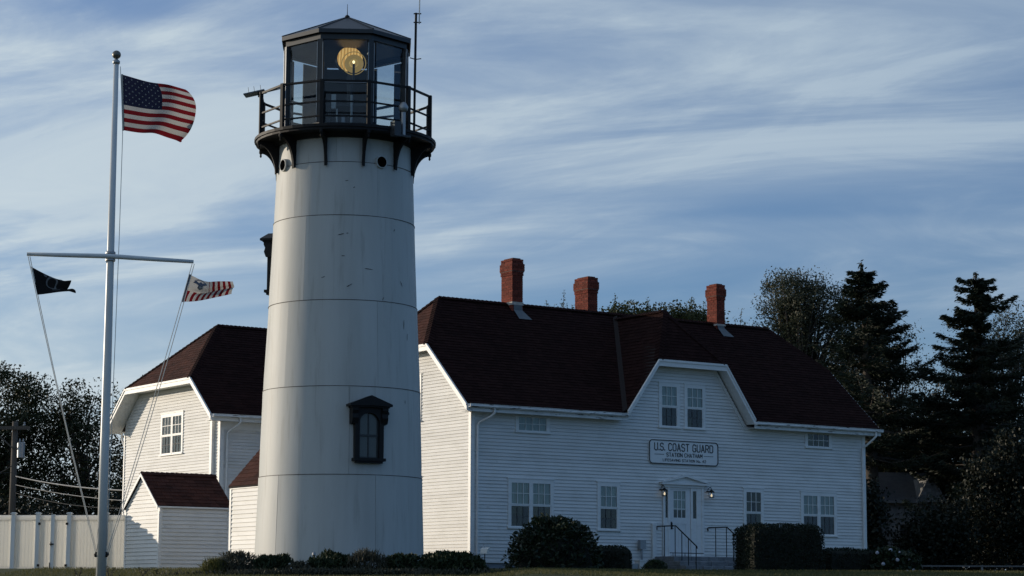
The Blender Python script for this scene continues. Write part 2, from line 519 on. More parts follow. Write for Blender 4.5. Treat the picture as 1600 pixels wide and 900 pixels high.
def sash(T, parent, s0, s1, z0, z1, cols, rows, dark=False, curtain=None, depth=0.030, frame=0.035):
    """One sash: frame, muntin grid, single panes, what hangs behind them."""
    b = MB(T); f = frame
    n0, n1 = depth - 0.012, depth + 0.012
    b.box(s0, s1, n0, n1, z0, z0 + f); b.box(s0, s1, n0, n1, z1 - f, z1)
    b.box(s0, s0 + f, n0, n1, z0 + f, z1 - f); b.box(s1 - f, s1, n0, n1, z0 + f, z1 - f)
    fr = b.build('sash', M['trim'], parent)
    ps, pz = (s1 - s0 - 2 * f) / cols, (z1 - z0 - 2 * f) / rows
    mm = MB(T); w = 0.009
    for c in range(1, cols):
        x = s0 + f + c * ps; mm.box(x - w, x + w, n0 + 0.003, n1 - 0.003, z0 + f, z1 - f)
    for r in range(1, rows):
        z = z0 + f + r * pz; mm.box(s0 + f, s1 - f, n0 + 0.005, n1 - 0.005, z - w, z + w)
    if mm.v: mm.build('muntin', M['muntin_dark'] if dark else M['trim'], parent)
    for c in range(cols):
        for r in range(rows):
            p = MB(T)
            jt = random.uniform(-0.0012, 0.0012)
            p.hexa([(s0+f+c*ps, depth-0.002+jt, z0+f+r*pz), (s0+f+(c+1)*ps, depth-0.002+jt, z0+f+r*pz), (s0+f+(c+1)*ps, depth-0.005+jt, z0+f+r*pz), (s0+f+c*ps, depth-0.005+jt, z0+f+r*pz)],
                   [(s0+f+c*ps, depth-0.002-jt, z0+f+(r+1)*pz), (s0+f+(c+1)*ps, depth-0.002-jt, z0+f+(r+1)*pz), (s0+f+(c+1)*ps, depth-0.005-jt, z0+f+(r+1)*pz), (s0+f+c*ps, depth-0.005-jt, z0+f+(r+1)*pz)])
            p.build('pane', M['pane'], parent)
    if curtain:
        cm, c0, c1 = curtain
        c = MB(T); k = 22
        za, zb = z0 + (z1 - z0) * c0, z0 + (z1 - z0) * c1
        vs = []
        for i in range(k + 1):
            x = s0 + f + (s1 - s0 - 2 * f) * i / k
            nn = 0.0095 + 0.003 * math.sin(i * 1.9)
            vs += [(x, nn, za), (x, nn, zb)]
        c.add(vs, [(2*i, 2*i+2, 2*i+3, 2*i+1) for i in range(k)])
        c.build('curtain', cm, parent)

def window(parent, T, s0, s1, z0, z1, units, kind, casing=0.09, label=None, curt=(True, True), upper='curtain'):
    """Casing with sill; units side by side; each unit double hung or a single row of lights."""
    b = MB(T); c = casing
    b.box(s0 - c, s0, 0.0, 0.045, z0 - 0.02, z1 + c)
    b.box(s1, s1 + c, 0.0, 0.045, z0 - 0.02, z1 + c)
    b.box(s0, s1, 0.0, 0.045, z1, z1 + c)
    b.box(s0 - c - 0.03, s1 + c + 0.03, 0.0, 0.060, z1 + c, z1 + c + 0.03)
    if units > 1:
        for i in range(1, units):
            x = s0 + (s1 - s0) * i / units
            b.box(x - 0.035, x + 0.035, 0.0, 0.042, z0, z1)
    w = b.build('window', M['trim'], parent)
    if label: w['label'] = label
    MB(T).box(s0 - c - 0.03, s1 + c + 0.03, 0.0, 0.085, z0 - 0.065, z0 - 0.021).build('sill', M['trim'], w)
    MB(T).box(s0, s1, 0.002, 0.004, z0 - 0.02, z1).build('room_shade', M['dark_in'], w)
    us = (s1 - s0) / units
    for i in range(units):
        a0 = s0 + i * us + (0.035 if i else 0.0); a1 = s0 + (i + 1) * us - (0.035 if i < units - 1 else 0.0)
        if kind == 'hung':
            zm = (z0 + z1) / 2
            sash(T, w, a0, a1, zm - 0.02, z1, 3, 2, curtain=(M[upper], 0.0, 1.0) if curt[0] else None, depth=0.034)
            sash(T, w, a0, a1, z0 - 0.02, zm - 0.021, 3, 2, dark=True, curtain=(M['curtain_shaded'], 0.05, 1.0) if curt[1] else None, depth=0.024)
        else:
            sash(T, w, a0, a1, z0 - 0.02, z1, 4, 2, dark=(kind == 'light_dark'), curtain=(M['curtain'], 0, 1) if curt[0] else None, depth=0.03)
    return w

def clip_poly(poly, rect):
    x0, x1, y0, y1 = rect
    def cut(ps, inside, inter):
        out = []
        for i, p in enumerate(ps):
            q = ps[(i + 1) % len(ps)]
            if inside(p):
                out.append(p)
                if not inside(q): out.append(inter(p, q))
            elif inside(q): out.append(inter(p, q))
        return out
    def ix(x): return lambda p, q: (x, p[1] + (q[1]-p[1]) * (x-p[0]) / (q[0]-p[0]))
    def iy(y): return lambda p, q: (p[0] + (q[0]-p[0]) * (y-p[1]) / (q[1]-p[1]), y)
    for ins, it in ((lambda p: p[0] >= x0, ix(x0)), (lambda p: p[0] <= x1, ix(x1)), (lambda p: p[1] >= y0, iy(y0)), (lambda p: p[1] <= y1, iy(y1))):
        if not poly: return []
        poly = cut(poly, ins, it)
    return poly

def shingle_slope(parent, pts, exp=0.145, tabw=0.30, single=False, seed=3, m=None):
    """Lays courses of tabs on a planar roof face. pts[0]->pts[1] is the eave line."""
    rnd = random.Random(seed)
    P = [Vector(p) for p in pts]
    ex = (P[1] - P[0]).normalized()
    nrm = Vector((0, 0, 0))
    for i in range(len(P)):
        nrm += (P[i] - P[0]).cross(P[(i + 1) % len(P)] - P[0])
    nrm.normalize()
    if nrm.z < 0: nrm = -nrm
    ey = nrm.cross(ex)
    if ey.z < 0: ey = -ey
    poly = [((p - P[0]).dot(ex), (p - P[0]).dot(ey)) for p in P]
    tmax = max(p[1] for p in poly); smin = min(p[0] for p in poly); smax = max(p[0] for p in poly)
    allb = MB()
    for c in range(int(math.ceil(tmax / exp))):
        t0, t1 = c * exp, (c + 1) * exp + 0.02
        x = smin - rnd.uniform(0, tabw)
        while x < smax:
            wdt = tabw * rnd.uniform(0.9, 1.12)
            q = clip_poly(poly, (x + 0.004, x + wdt - 0.004, t0, t1))
            x += wdt
            if len(q) < 3: continue
            ar = abs(sum(q[i][0]*q[(i+1)%len(q)][1] - q[(i+1)%len(q)][0]*q[i][1] for i in range(len(q)))) / 2
            if ar < 0.003: continue
            lift = rnd.uniform(0.012, 0.020)
            top = []
            for (s, t) in q:
                h = lift * (1 - (t - t0) / (t1 - t0)) + 0.003
                top.append(P[0] + ex * s + ey * t + nrm * h)
            base = [P[0] + ex * s + ey * t + nrm * 0.0005 for (s, t) in q]
            n = len(q)
            fs = [tuple(range(n, 2 * n))] + [(i, (i+1) % n, n + (i+1) % n, n + i) for i in range(n)]
            tgt = MB() if single else allb
            tgt.add(base + top, fs)
            if single: tgt.build('shingle', m or M['shingle'], parent)
    if not single:
        o = allb.build('shingles', m or M['shingle_shaded'], parent)
        o['kind'] = 'stuff'
        return o

def hip_caps(parent, p0, p1, w=0.15, m=None):
    """Folded cap tabs along a hip or ridge, joined as one strip part."""
    p0, p1 = Vector(p0), Vector(p1)
    L = (p1 - p0).length; n = max(1, int(L / 0.16)); d = (p1 - p0) / n
    side = d.cross(Vector((0, 0, 1))).normalized()
    up = side.cross(d).normalized()
    if up.z < 0: up = -up
    b = MB()
    for i in range(n):
        a = p0 + d * i; e = a + d * 1.15
        h0, h1 = 0.050, 0.030
        for s in (-1, 1):
            b.hexa([a + up * (h0 - 0.012), a + side * s * w + up * (h0 - 0.10), e + side * s * w + up * (h1 - 0.10), e + up * (h1 - 0.012)],
                   [a + up * h0, a + side * s * w + up * (h0 - 0.088), e + side * s * w + up * (h1 - 0.088), e + up * h1])
    return b.build('ridge_cap', m or M['shingle_shaded'], parent)

def slab(parent, polys, thick, m, name='roof_deck'):
    b = MB()
    for p in polys:
        b.prism([tuple(Vector(q) - Vector((0, 0, 0.004))) for q in p], (0, 0, -thick))
    return b.build(name, m, parent)

def fascia(parent, p0, p1, h, out, t=0.035, drop=0.0, name='fascia_board', m=None):
    p0, p1, out = Vector(p0), Vector(p1), Vector(out).normalized() * t
    p0 = p0 - Vector((0, 0, drop)); p1 = p1 - Vector((0, 0, drop)); d = Vector((0, 0, -h))
    return MB().hexa([p0 + d, p1 + d, p1 + d + out, p0 + d + out], [p0, p1, p1 + out, p0 + out]).build(name, m or M['trim'], parent)

brick_mesh = None
def chimney(parent, a0, a1, b0, b1, zbase, ztop, flash=None, patch=None):
    """Corbelled chimney of single bricks over a mortar core."""
    global brick_mesh
    if brick_mesh is None:
        bb = MB().box(-0.5, 0.5, -0.5, 0.5, -0.5, 0.5)
        brick_mesh = bpy.data.meshes.new('brick'); brick_mesh.from_pydata(bb.v, [], bb.f); brick_mesh.materials.append(M['brick'])
    core = MB().box(a0 + 0.012, a1 - 0.012, b0 + 0.012, b1 - 0.012, zbase, ztop - 0.01)
    core.box(a0 - 0.03, a1 + 0.03, b0 - 0.03, b1 + 0.03, ztop - 0.42, ztop - 0.15)
    ch = core.build('chimney', M['mortar'], parent)
    ch['label'] = 'red brick chimney with corbelled top'
    course = 0.078; n = int((ztop - zbase) / course)
    rest = MB(); shown = 0
    for i in range(n):
        z = ztop - (i + 0.5) * course
        if i in (2, 3, 4): g = 0.042
        elif i in (5, 6): g = 0.018
        elif i in (0, 1): g = 0.012
        else: g = 0.0
        A0, A1, B0, B1 = a0 - g, a1 + g, b0 - g, b1 + g
        for side in range(4):
            L = (A1 - A0) if side % 2 == 0 else (B1 - B0)
            k = max(2, int(round(L / 0.205))); bl = L / k
            sh = 0.5 if (i + side) % 2 else 0.0
            pos = [(j + 0.5 - sh) * bl for j in range(k + (1 if sh else 0))]
            for x in pos:
                e0, e1 = max(0.0, x - bl / 2), min(L, x + bl / 2)
                if e1 - e0 < 0.03: continue
                xc, ln = (e0 + e1) / 2, (e1 - e0) - 0.011
                pr = random.uniform(-0.004, 0.003); dp = 0.075
                if side == 0: lc, sc3 = (A0 + xc, B0 + dp/2 - pr, z), (ln, dp, course - 0.011)
                elif side == 2: lc, sc3 = (A0 + xc, B1 - dp/2 + pr, z), (ln, dp, course - 0.011)
                elif side == 1: lc, sc3 = (A1 - dp/2 + pr - 0.002, B0 + xc, z), (dp, ln, course - 0.011)
                else: lc, sc3 = (A0 + dp/2 - pr + 0.002, B0 + xc, z), (dp, ln, course - 0.011)
                if side in (0, 3) and shown < 100:
                    o = link_mesh('brick', brick_mesh, ch); o.location = lc; o.scale = sc3; shown += 1
                else:
                    h3 = [k_ / 2 for k_ in sc3]
                    rest.box(lc[0] - h3[0], lc[0] + h3[0], lc[1] - h3[1], lc[1] + h3[1], lc[2] - h3[2], lc[2] + h3[2])
    ro = rest.build('bricks', M['brick'], ch); ro['kind'] = 'stuff'
    MB().box(a0 + 0.06, a1 - 0.06, b0 + 0.06, b1 - 0.06, ztop - 0.02, ztop + 0.035).build('flue', M['mortar'], ch)
    if patch:
        MB().box(a0 - 0.014, a1 + 0.014, b0 - 0.014, b1 + 0.014, patch[0], patch[1]).build('mortar_patch', M['mortar_pale'], ch)
    if flash:
        f = MB()
        (fa0, fa1, fb, fz0, fz1, fsl) = flash
        fz0 = zmain(b0) + 0.07; fsl = fz0 - (zmain(fb) + 0.05)
        f.add([(fa0, b0 - 0.02, fz1), (fa1, b0 - 0.02, fz1), (fa1 + 0.02, b0 - 0.02, fz0), (fa1 + 0.18, fb, fz0 - fsl), (fa0 + 0.0, fb, fz0 - fsl), (fa0, b0 - 0.02, fz0)],
              [(0, 1, 2, 5), (5, 2, 3, 4)])
        f.build('flashing', M['lead'], ch)
    return ch

# ---------------------------------------------------------------- main station house
HX, HY, HR = -1.193, 65.0, R(90 - 55.636)
UX = Vector((math.cos(HR), math.sin(HR), 0)); VX = Vector((-math.sin(HR), math.cos(HR), 0))
def h2w(a, b, z=0.0):
    return Vector((HX, HY, 0)) + UX * a + VX * b + Vector((0, 0, z))
house = thing('station_house', 'long white clapboard station house with dark red roof and three chimneys', 'house', (HX, HY, 0), HR)
HL, HB = 15.83, 7.7
ZF, ZE, SL, OV = 0.36, 4.97, 0.885, 0.40          # siding start, eave edge, pitch, overhang
BM = HB / 2
def zmain(b): return ZE + SL * (b + OV)
ZR = zmain(BM); ZC, ZCR = 6.95, 7.10
bc = (ZC - ZE) / SL - OV; bcr = (ZCR - ZE) / SL - OV
AR0, AR1 = 1.27, 14.95
AL, AQ = -0.40, HL + 0.40
foundation = MB().box(0.03, HL - 0.03, 0.03, HB - 0.03, -0.3, ZF + 0.01).build('foundation', M['foundation'], house)
wb = MB()
wb.box(0, HL, 0, HB, ZF, ZE - 0.14)
# gable ends follow the clipped roof
for a in (0.0, HL - 0.2):
    zc = (ZC if a == 0 else ZCR) - 0.12
    bb_ = (zc - ZE + 0.14) / SL - OV + 0.1
    wb.prism([(a, 0, ZE - 0.2), (a, 0.02, zmain(0.02) - 0.2), (a, bb_, zc), (a, HB - bb_, zc), (a, HB - 0.02, zmain(0.02) - 0.2), (a, HB, ZE - 0.2)], (0.2, 0, 0))
# cross gable front
CL0, CR0, ZG0 = 5.50, 10.68, 5.05               # rake feet
CL1, CR1, ZG1 = 6.74, 9.48, 6.74                # clip corners
CA, CAP, ZAP = 8.10, 1.02, 8.52                 # apex
wb.prism([(CL0 + 0.25, 0, ZE - 0.2), (CR0 - 0.25, 0, ZE - 0.2), (CR1 - 0.12, 0, ZG1 - 0.14), (CL1 + 0.12, 0, ZG1 - 0.14)], (0, 0.2, 0))
wall = wb.build('wall', M['sheath'], house)

FT, LT = front_T(0.0), left_T(0.0)
# windows on the front: (s0, s1, z0, z1, units, kind, curtains)
front_windows = [
    (1.40, 2.89, 1.40, 2.74, 2, 'hung', (True, True)),
    (4.72, 5.41, 1.40, 2.74, 1, 'hung', (True, True)),
    (10.58, 11.26, 1.40, 2.74, 1, 'hung', (False, True)),
    (13.04, 14.45, 1.40, 2.70, 2, 'hung', (True, True)),
    (1.66, 2.74, 4.28, 4.72, 1, 'light', (True, True)),
    (13.27, 14.27, 4.30, 4.74, 1, 'light_w', (False, True)),
    (7.14, 7.80, 4.68, 5.97, 1, 'hung', (True, True)),
    (8.17, 8.85, 4.68, 5.97, 1, 'hung', (True, True)),
]
op = [(w[0] - 0.09, w[1] + 0.09, w[2] - 0.06, w[3] + 0.10) for w in front_windows]
op.append((7.16, 8.84, 0.0, 2.98))              # entry surround
clapboards(house, FT, lambda z: 0.09, lambda z: HL - 0.09, ZF, ZE - 0.24, 0.104, op, seed=5)
gsl = (ZG1 - ZG0) / (CL1 - CL0); gsr = (ZG1 - ZG0) / (CR0 - CR1)
clapboards(house, FT, lambda z: CL0 + 0.17 + (z - ZG0) / gsl, lambda z: CR0 - 0.17 - (z - ZG0) / gsr, ZE - 0.24, ZG1 - 0.16, 0.104, op, seed=6)
for w in front_windows:
    window(house, FT, *w[:4], w[4], w[5], curt=w[6])
# lit gable end on the left, two windows half hidden by the tower
left_windows = [(2.86, 3.66, 4.70, 6.00, 1, 'hung'), (2.82, 4.30, 0.95, 2.85, 2, 'hung')]
opl = [(w[0] - 0.09, w[1] + 0.09, w[2] - 0.06, w[3] + 0.10) for w in left_windows]
gl = lambda z: max(0.09, (z - ZE + 0.17) / SL - OV + 0.05)
clapboards(house, LT, gl, lambda z: HB - gl(z), ZF, ZC - 0.20, 0.100, opl, seed=8)
for w in left_windows:
    window(house, LT, *w, casing=0.10)
# corner boards and bottom skirt
MB().box(-0.045, 0.09, -0.045, 0.0, ZF - 0.03, ZE - 0.22).build('corner_board', M['trim'], house)
MB().box(-0.045, -0.001, 0.0, 0.085, ZF - 0.03, ZE - 0.16).build('corner_board', M['trim'], house)
MB().box(HL - 0.09, HL + 0.045, -0.045, 0.0, ZF - 0.03, ZE - 0.22).build('corner_board', M['trim'], house)
MB().box(0.09, HL - 0.09, -0.036, 0.0, ZF - 0.05, ZF - 0.002).build('water_table', M['trim'], house)
MB().box(-0.036, 0.0, 0.09, HB, ZF - 0.05, ZF - 0.002).build('water_table', M['trim'], house)

# roof faces (top surface)
eL, eR = (AL, -OV, ZE), (AQ, -OV, ZE)
cL, cR = (AL, bc, ZC), (AQ, bcr, ZCR)
rL, rR = (AR0, BM, ZR), (AR1, BM, ZR)
ebL, ebR = (AL, HB + OV, ZE), (AQ, HB + OV, ZE)
cbL, cbR = (AL, HB - bc, ZC), (AQ, HB - bcr, ZCR)
# cross-gable valley feet on the front slope
vfl = (CL0 - 0.05, -OV, ZE); vfr = (CR0 + 0.05, -OV, ZE)
bt = (ZAP - ZE) / SL - OV; vt = (CA, bt, ZAP)
front_l = [eL, vfl, vt, (CA, BM, ZR), rL, cL]
front_r = [vfr, eR, cR, rR, (CA, BM, ZR), vt]
back = [ebR, ebL, cbL, rL, rR, cbR]
clipface_l = [cbL, cL, rL]
clipface_r = [cR, cbR, rR]
gy = -OV - 0.03
xgl = [(CL0, gy, ZG0), vt, (CA, CAP, ZAP), (CL1, gy, ZG1)]
xgr = [(CR0, gy, ZG0), (CR1, gy, ZG1), (CA, CAP, ZAP), vt]
xgf = [(CL1, gy, ZG1), (CR1, gy, ZG1), (CA, CAP, ZAP)]
# the eave-side line of the cross-gable slopes must run along its valley foot
slab(house, [front_l, front_r, back, clipface_l, clipface_r, xgf, xgl, xgr], 0.06, M['flash_dark'])
shingle_slope(house, front_l, seed=21)
shingle_slope(house, front_r, seed=22)
shingle_slope(house, back, exp=0.3, tabw=1.0, seed=29)
shingle_slope(house, clipface_l, single=True, seed=23, exp=0.15)
shingle_slope(house, clipface_r, seed=24)
shingle_slope(house, xgf, seed=25)
# slopes of the cross gable: level courses, so their base line is the horizontal through the rake foot
shingle_slope(house, [(CL0, gy, ZG0), (CL0, gy + 0.01, ZG0), vt, (CA, CAP, ZAP), (CL1, gy, ZG1)], seed=26)
shingle_slope(house, [(CR0, gy + 0.01, ZG0), (CR0, gy, ZG0), (CR1, gy, ZG1), (CA, CAP, ZAP), vt], seed=27)
for p0, p1 in ((cL, rL), (cbL, rL), (rL, (CA, BM, ZR)), ((CA, BM, ZR), rR), (cR, rR), ((CL1, gy, ZG1), (CA, CAP, ZAP)), ((CR1, gy, ZG1), (CA, CAP, ZAP)), ((CA, CAP, ZAP), vt)):
    hip_caps(house, p0, p1)
# metal valley strip
vd = Vector(vt) - Vector(vfl); vs_ = Vector((1, 0, 0.2))
vb = MB()
p0v, p1v = Vector(vfl) + Vector((0, 0, 0.03)), Vector(vt) + Vector((0, 0, 0.03))
vb.hexa([p0v + Vector((-0.11, 0, 0)), p0v + Vector((0.08, 0, 0.10)), p1v + Vector((0.07, 0, 0.09)), p1v + Vector((-0.10, 0, 0))],
        [p0v + Vector((-0.11, 0, 0.012)), p0v + Vector((0.08, 0, 0.112)), p1v + Vector((0.07, 0, 0.102)), p1v + Vector((-0.10, 0, 0.012))])
vb.build('valley_flashing', M['flash_dark'], house)

# soffits
sf = MB()
def soff(p, d=0.20): sf.prism([(x, y, z - d) for x, y, z in p], (0, 0, -0.015))
soff([(AL, -OV, ZE), (CL0 - 0.02, -OV, ZE), (CL0 - 0.02, 0.01, ZE), (AL, 0.01, ZE)])
soff([(CR0 + 0.02, -OV, ZE), (AQ, -OV, ZE), (AQ, 0.01, ZE), (CR0 + 0.02, 0.01, ZE)])
soff([(AL, -OV, ZE), (0.01, -OV, ZE), (0.01, bc, ZC), (AL, bc, ZC)], 0.15)
soff([(AL, bc, ZC), (0.01, bc, ZC), (0.01, HB - bc, ZC), (AL, HB - bc, ZC)], 0.15)
soff([(AL, HB - bc, ZC), (0.01, HB - bc, ZC), (0.01, HB + OV, ZE), (AL, HB + OV, ZE)], 0.15)
soff([(HL - 0.01, -OV, ZE), (AQ, -OV, ZE), (AQ, bcr, ZCR), (HL - 0.01, bcr, ZCR)], 0.15)
soff([(CL0, gy, ZG0), (CL1, gy, ZG1), (CL1, 0.01, ZG1), (CL0, 0.01, ZG0)], 0.16)
soff([(CL1, gy, ZG1), (CR1, gy, ZG1), (CR1, 0.01, ZG1), (CL1, 0.01, ZG1)], 0.16)
soff([(CR1, gy, ZG1), (CR0, gy, ZG0), (CR0, 0.01, ZG0), (CR1, 0.01, ZG1)], 0.16)
sf.build('soffit', M['trim'], house)
# fascias: eaves, rakes, clipped ends
fascia(house, (AL, -OV, ZE), (CL0, -OV, ZE), 0.21, (0, -1, 0), drop=0.02, m=M['gutter'])
fascia(house, (CR0, -OV, ZE), (AQ, -OV, ZE), 0.21, (0, -1, 0), drop=0.02, m=M['gutter'])
for p0, p1 in ((eL, cL), (cL, cbL), (cbL, ebL)):
    fascia(house, p0, p1, 0.20, (-1, 0, 0), drop=0.012)
    fascia(house, p0, p1, 0.07, (-1, 0, 0), t=0.06, drop=0.008, name='drip_moulding')
for p0, p1 in ((eR, cR), (cR, cbR), (cbR, ebR)):
    fascia(house, p0, p1, 0.20, (1, 0, 0), drop=0.012)
for p0, p1 in (((CL0, gy, ZG0), (CL1, gy, ZG1)), ((CL1, gy, ZG1), (CR1, gy, ZG1)), ((CR1, gy, ZG1), (CR0, gy, ZG0))):
    fascia(house, p0, p1, 0.21, (0, -1, 0), drop=0.010)
    fascia(house, p0, p1, 0.07, (0, -1, 0), t=0.065, drop=0.006, name='drip_moulding')
# frieze under the eaves and along the cross-gable rake
for s0, s1 in ((0.09, CL0 + 0.12), (CR0 - 0.12, HL - 0.09)):
    MB().box(s0, s1, -0.043, 0.0, ZE - 0.262, ZE - 0.216).build('frieze_board', M['trim'], house)
fascia(house, (CR1 - 0.06, -0.0, ZG1 - 0.18), (CR0 - 0.12, -0.0, ZG0 - 0.18), 0.15, (0, -1, 0), t=0.045, name='frieze_board')
fascia(house, (CL1 + 0.06, -0.0, ZG1 - 0.18), (CL0 + 0.12, -0.0, ZG0 - 0.18), 0.15, (0, -1, 0), t=0.045, name='frieze_board')
MB().box(CL1 + 0.05, CR1 - 0.05, -0.043, 0.0, ZG1 - 0.30, ZG1 - 0.178).build('frieze_board', M['trim'], house)
# gutters: open K-profile trough
def gutter(parent, a0, a1, b, z):
    prof = [(0.0, 0.0), (-0.10, 0.0), (-0.125, 0.035), (-0.115, 0.06), (-0.13, 0.10), (-0.122, 0.10), (-0.105, 0.06), (-0.112, 0.035), (-0.095, 0.008), (-0.008, 0.008), (-0.008, 0.10), (0.0, 0.10)]
    n = len(prof); b_ = MB()
    segs = max(2, int((a1 - a0) / 0.9)); vs = []
    for i in range(segs + 1):
        a = a0 + (a1 - a0) * i / segs
        sag = random.uniform(-0.006, 0.004)
        vs += [(a, b + p[0] + random.uniform(-0.003, 0.003), z + p[1] + sag) for p in prof]
    fs = [(i*n+k, i*n+(k+1)%n, (i+1)*n+(k+1)%n, (i+1)*n+k) for i in range(segs) for k in range(n)]
    fs += [tuple(range(n)), tuple(range(segs*n + n - 1, segs*n - 1, -1))]
    b_.add(vs, fs)
    return b_.build('gutter', M['gutter'], parent)
gutter(house, AL, CL0 + 0.0, -OV - 0.037, ZE - 0.115)
gutter(house, CR0 - 0.0, AQ + 0.02, -OV - 0.037, ZE - 0.115)
def downspout(parent, a_top, a_bot, b_top, b_bot, z_top, z_el, z_bot):
    pts = [(a_top, b_top, z_top), (a_top, b_top, z_top - 0.16), (a_top + (a_bot - a_top) * 0.25, b_top + (b_bot - b_top) * 0.2, z_top - 0.26),
           (a_bot + (a_top - a_bot) * 0.1, b_bot + (b_top - b_bot) * 0.1, z_el + 0.05), (a_bot, b_bot, z_el - 0.06), (a_bot, b_bot, z_bot)]
    return MB().tube(pts, 0.036, 8).build('downspout', M['trim'], parent)
downspout(house, 0.50, 0.17, -OV - 0.09, -0.095, ZE - 0.10, 4.40, 0.35)
downspout(house, 15.95, 15.70, -OV - 0.09, -0.095, ZE - 0.10, 4.30, 0.35)

# chimneys
chimney(house, 3.85, 4.27, 3.50, 4.14, 8.0, 10.17, flash=(3.90, 4.22, 3.16, 8.42, 8.66, 0.23), patch=(8.66, 8.76))
chimney(house, 7.80, 8.21, 4.75, 5.50, 7.6, 10.06)
chimney(house, 12.43, 12.80, 3.55, 4.08, 8.0, 10.06, flash=(12.46, 12.74, 3.22, 8.42, 8.62, 0.22), patch=(8.62, 8.68))

# ---------------------------------------------------------------- entry
eb = MB(FT)
eb.box(7.18, 7.24, 0.0, 0.07, 0.62, 2.76); eb.box(8.74, 8.83, 0.0, 0.07, 0.62, 2.76)
eb.box(7.18, 8.83, 0.0, 0.085, 2.761, 2.84)
eb.box(7.24, 7.28, 0.0, 0.05, 0.62, 2.76); eb.box(7.38, 7.46, 0.0, 0.06, 0.62, 2.76)
eb.box(8.30, 8.38, 0.0, 0.06, 0.62, 2.76); eb.box(8.54, 8.74, 0.0, 0.045, 0.62, 2.76)
eb.box(7.28, 7.38, 0.0, 0.04, 0.62, 1.80); eb.box(8.38, 8.54, 0.0, 0.04, 0.62, 1.80)
eb.box(7.28, 7.38, 0.0, 0.04, 2.66, 2.76); eb.box(8.38, 8.54, 0.0, 0.04, 2.66, 2.76)
eb.box(7.46, 8.30, 0.0, 0.04, 2.70, 2.76); eb.box(7.20, 8.80, 0.0, 0.10, 0.57, 0.62)
entry = eb.build('door_surround', M['trim'], house)
for s0, s1 in ((7.28, 7.38), (8.38, 8.54)):
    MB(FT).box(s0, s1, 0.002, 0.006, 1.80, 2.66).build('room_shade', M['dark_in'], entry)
    MB(FT).box(s0, s1, 0.022, 0.026, 1.80, 2.66).build('pane', M['pane'], entry)
ped = MB(FT)
ped.prism([(7.08, 0.0, 2.841), (9.00, 0.0, 2.841), (9.00, 0.0, 2.90), (7.08, 0.0, 2.90)], (0, 0.16, 0))
ped.prism([(7.14, 0.0, 2.90), (8.94, 0.0, 2.90), (8.04, 0.0, 3.09)], (0, 0.05, 0))
ped.prism([(7.04, 0.0, 2.905), (7.18, 0.0, 2.905), (8.04, 0.0, 3.10), (8.04, 0.0, 3.175)], (0, 0.17, 0))
ped.prism([(9.04, 0.0, 2.905), (8.04, 0.0, 3.175), (8.04, 0.0, 3.10), (8.90, 0.0, 2.905)], (0, 0.17, 0))
ped.build('pediment', M['trim'], house)
db = MB(FT)
db.box(7.47, 7.61, 0.0, 0.035, 0.63, 2.69); db.box(8.11, 8.29, 0.0, 0.035, 0.63, 2.69)
db.box(7.61, 8.11, 0.0, 0.035, 2.66, 2.69); db.box(7.61, 8.11, 0.0, 0.035, 1.62, 1.80); db.box(7.61, 8.11, 0.0, 0.035, 0.63, 0.86)
db.box(7.82, 7.90, 0.0, 0.034, 0.86, 1.62); db.box(7.61, 7.82, 0.0, 0.022, 0.86, 1.62); db.box(7.90, 8.11, 0.0, 0.022, 0.86, 1.62)
door = db.build('door', M['door'], house)
MB(FT).box(7.61, 8.11, 0.002, 0.006, 1.80, 2.66).build('room_shade', M['curtain_shaded'], door)
MB(FT).box(7.63, 8.09, 0.008, 0.010, 2.05, 2.66).build('curtain', M['curtain'], door)
for c in range(3):
    for r_ in range(3):
        MB(FT).box(7.61 + c * 0.1667 + 0.006, 7.61 + (c + 1) * 0.1667 - 0.006, 0.022, 0.026, 1.80 + r_ * 0.2867 + 0.006, 1.80 + (r_ + 1) * 0.2867 - 0.006).build('pane', M['pane'], door)
mg = MB(FT)
for c in range(4): mg.box(7.61 + c * 0.1667 - 0.012, 7.61 + c * 0.1667 + 0.012, 0.012, 0.031, 1.80, 2.66)
for r_ in range(4): mg.box(7.61, 8.11, 0.012, 0.030, 1.80 + r_ * 0.2867 - 0.012, 1.80 + r_ * 0.2867 + 0.012)
mg.build('muntin', M['door'], door)
hd = MB(FT); hd.box(7.50, 7.54, 0.035, 0.045, 1.44, 1.68); hd.tube([(7.52, 0.045, 1.66), (7.52, 0.085, 1.64), (7.52, 0.085, 1.50), (7.52, 0.045, 1.47)], 0.012, 6); hd.tube([(7.52, 0.04, 1.47), (7.59, 0.05, 1.465)], 0.012, 6)
hd.build('handle', M['black'], door)

# entry steps of rough stone, each block its own piece
steps = thing('entry_steps', 'rough grey stone steps leading to the white front door', 'steps', (HX, HY, 0), HR)
rs = random.Random(4)
def stone_block(x0, x1, y0, y1, z0, z1):
    j = lambda: rs.uniform(-0.012, 0.012)
    b = MB()
    def ring(z, g):
        return [(x0 + g + j(), y0 + g + j(), z + j()*0.4), (x1 - g + j(), y0 + g + j(), z + j()*0.4), (x1 - g + j(), y1 - g + j(), z + j()*0.4), (x0 + g + j(), y1 - g + j(), z + j()*0.4)]
    rr = [ring(z0 + 0.006, 0.02), ring(z0 + 0.03, 0.006), ring(z1 - 0.03, 0.006), ring(z1 - 0.004, 0.022)]
    vs = [p for r in rr for p in r]
    fs = [(3, 2, 1, 0), (12, 13, 14, 15)] + [(i*4+k, i*4+(k+1)%4, (i+1)*4+(k+1)%4, (i+1)*4+k) for i in range(3) for k in range(4)]
    return b.add(vs, fs).build('stone', M['stone'], steps)
nst = 4
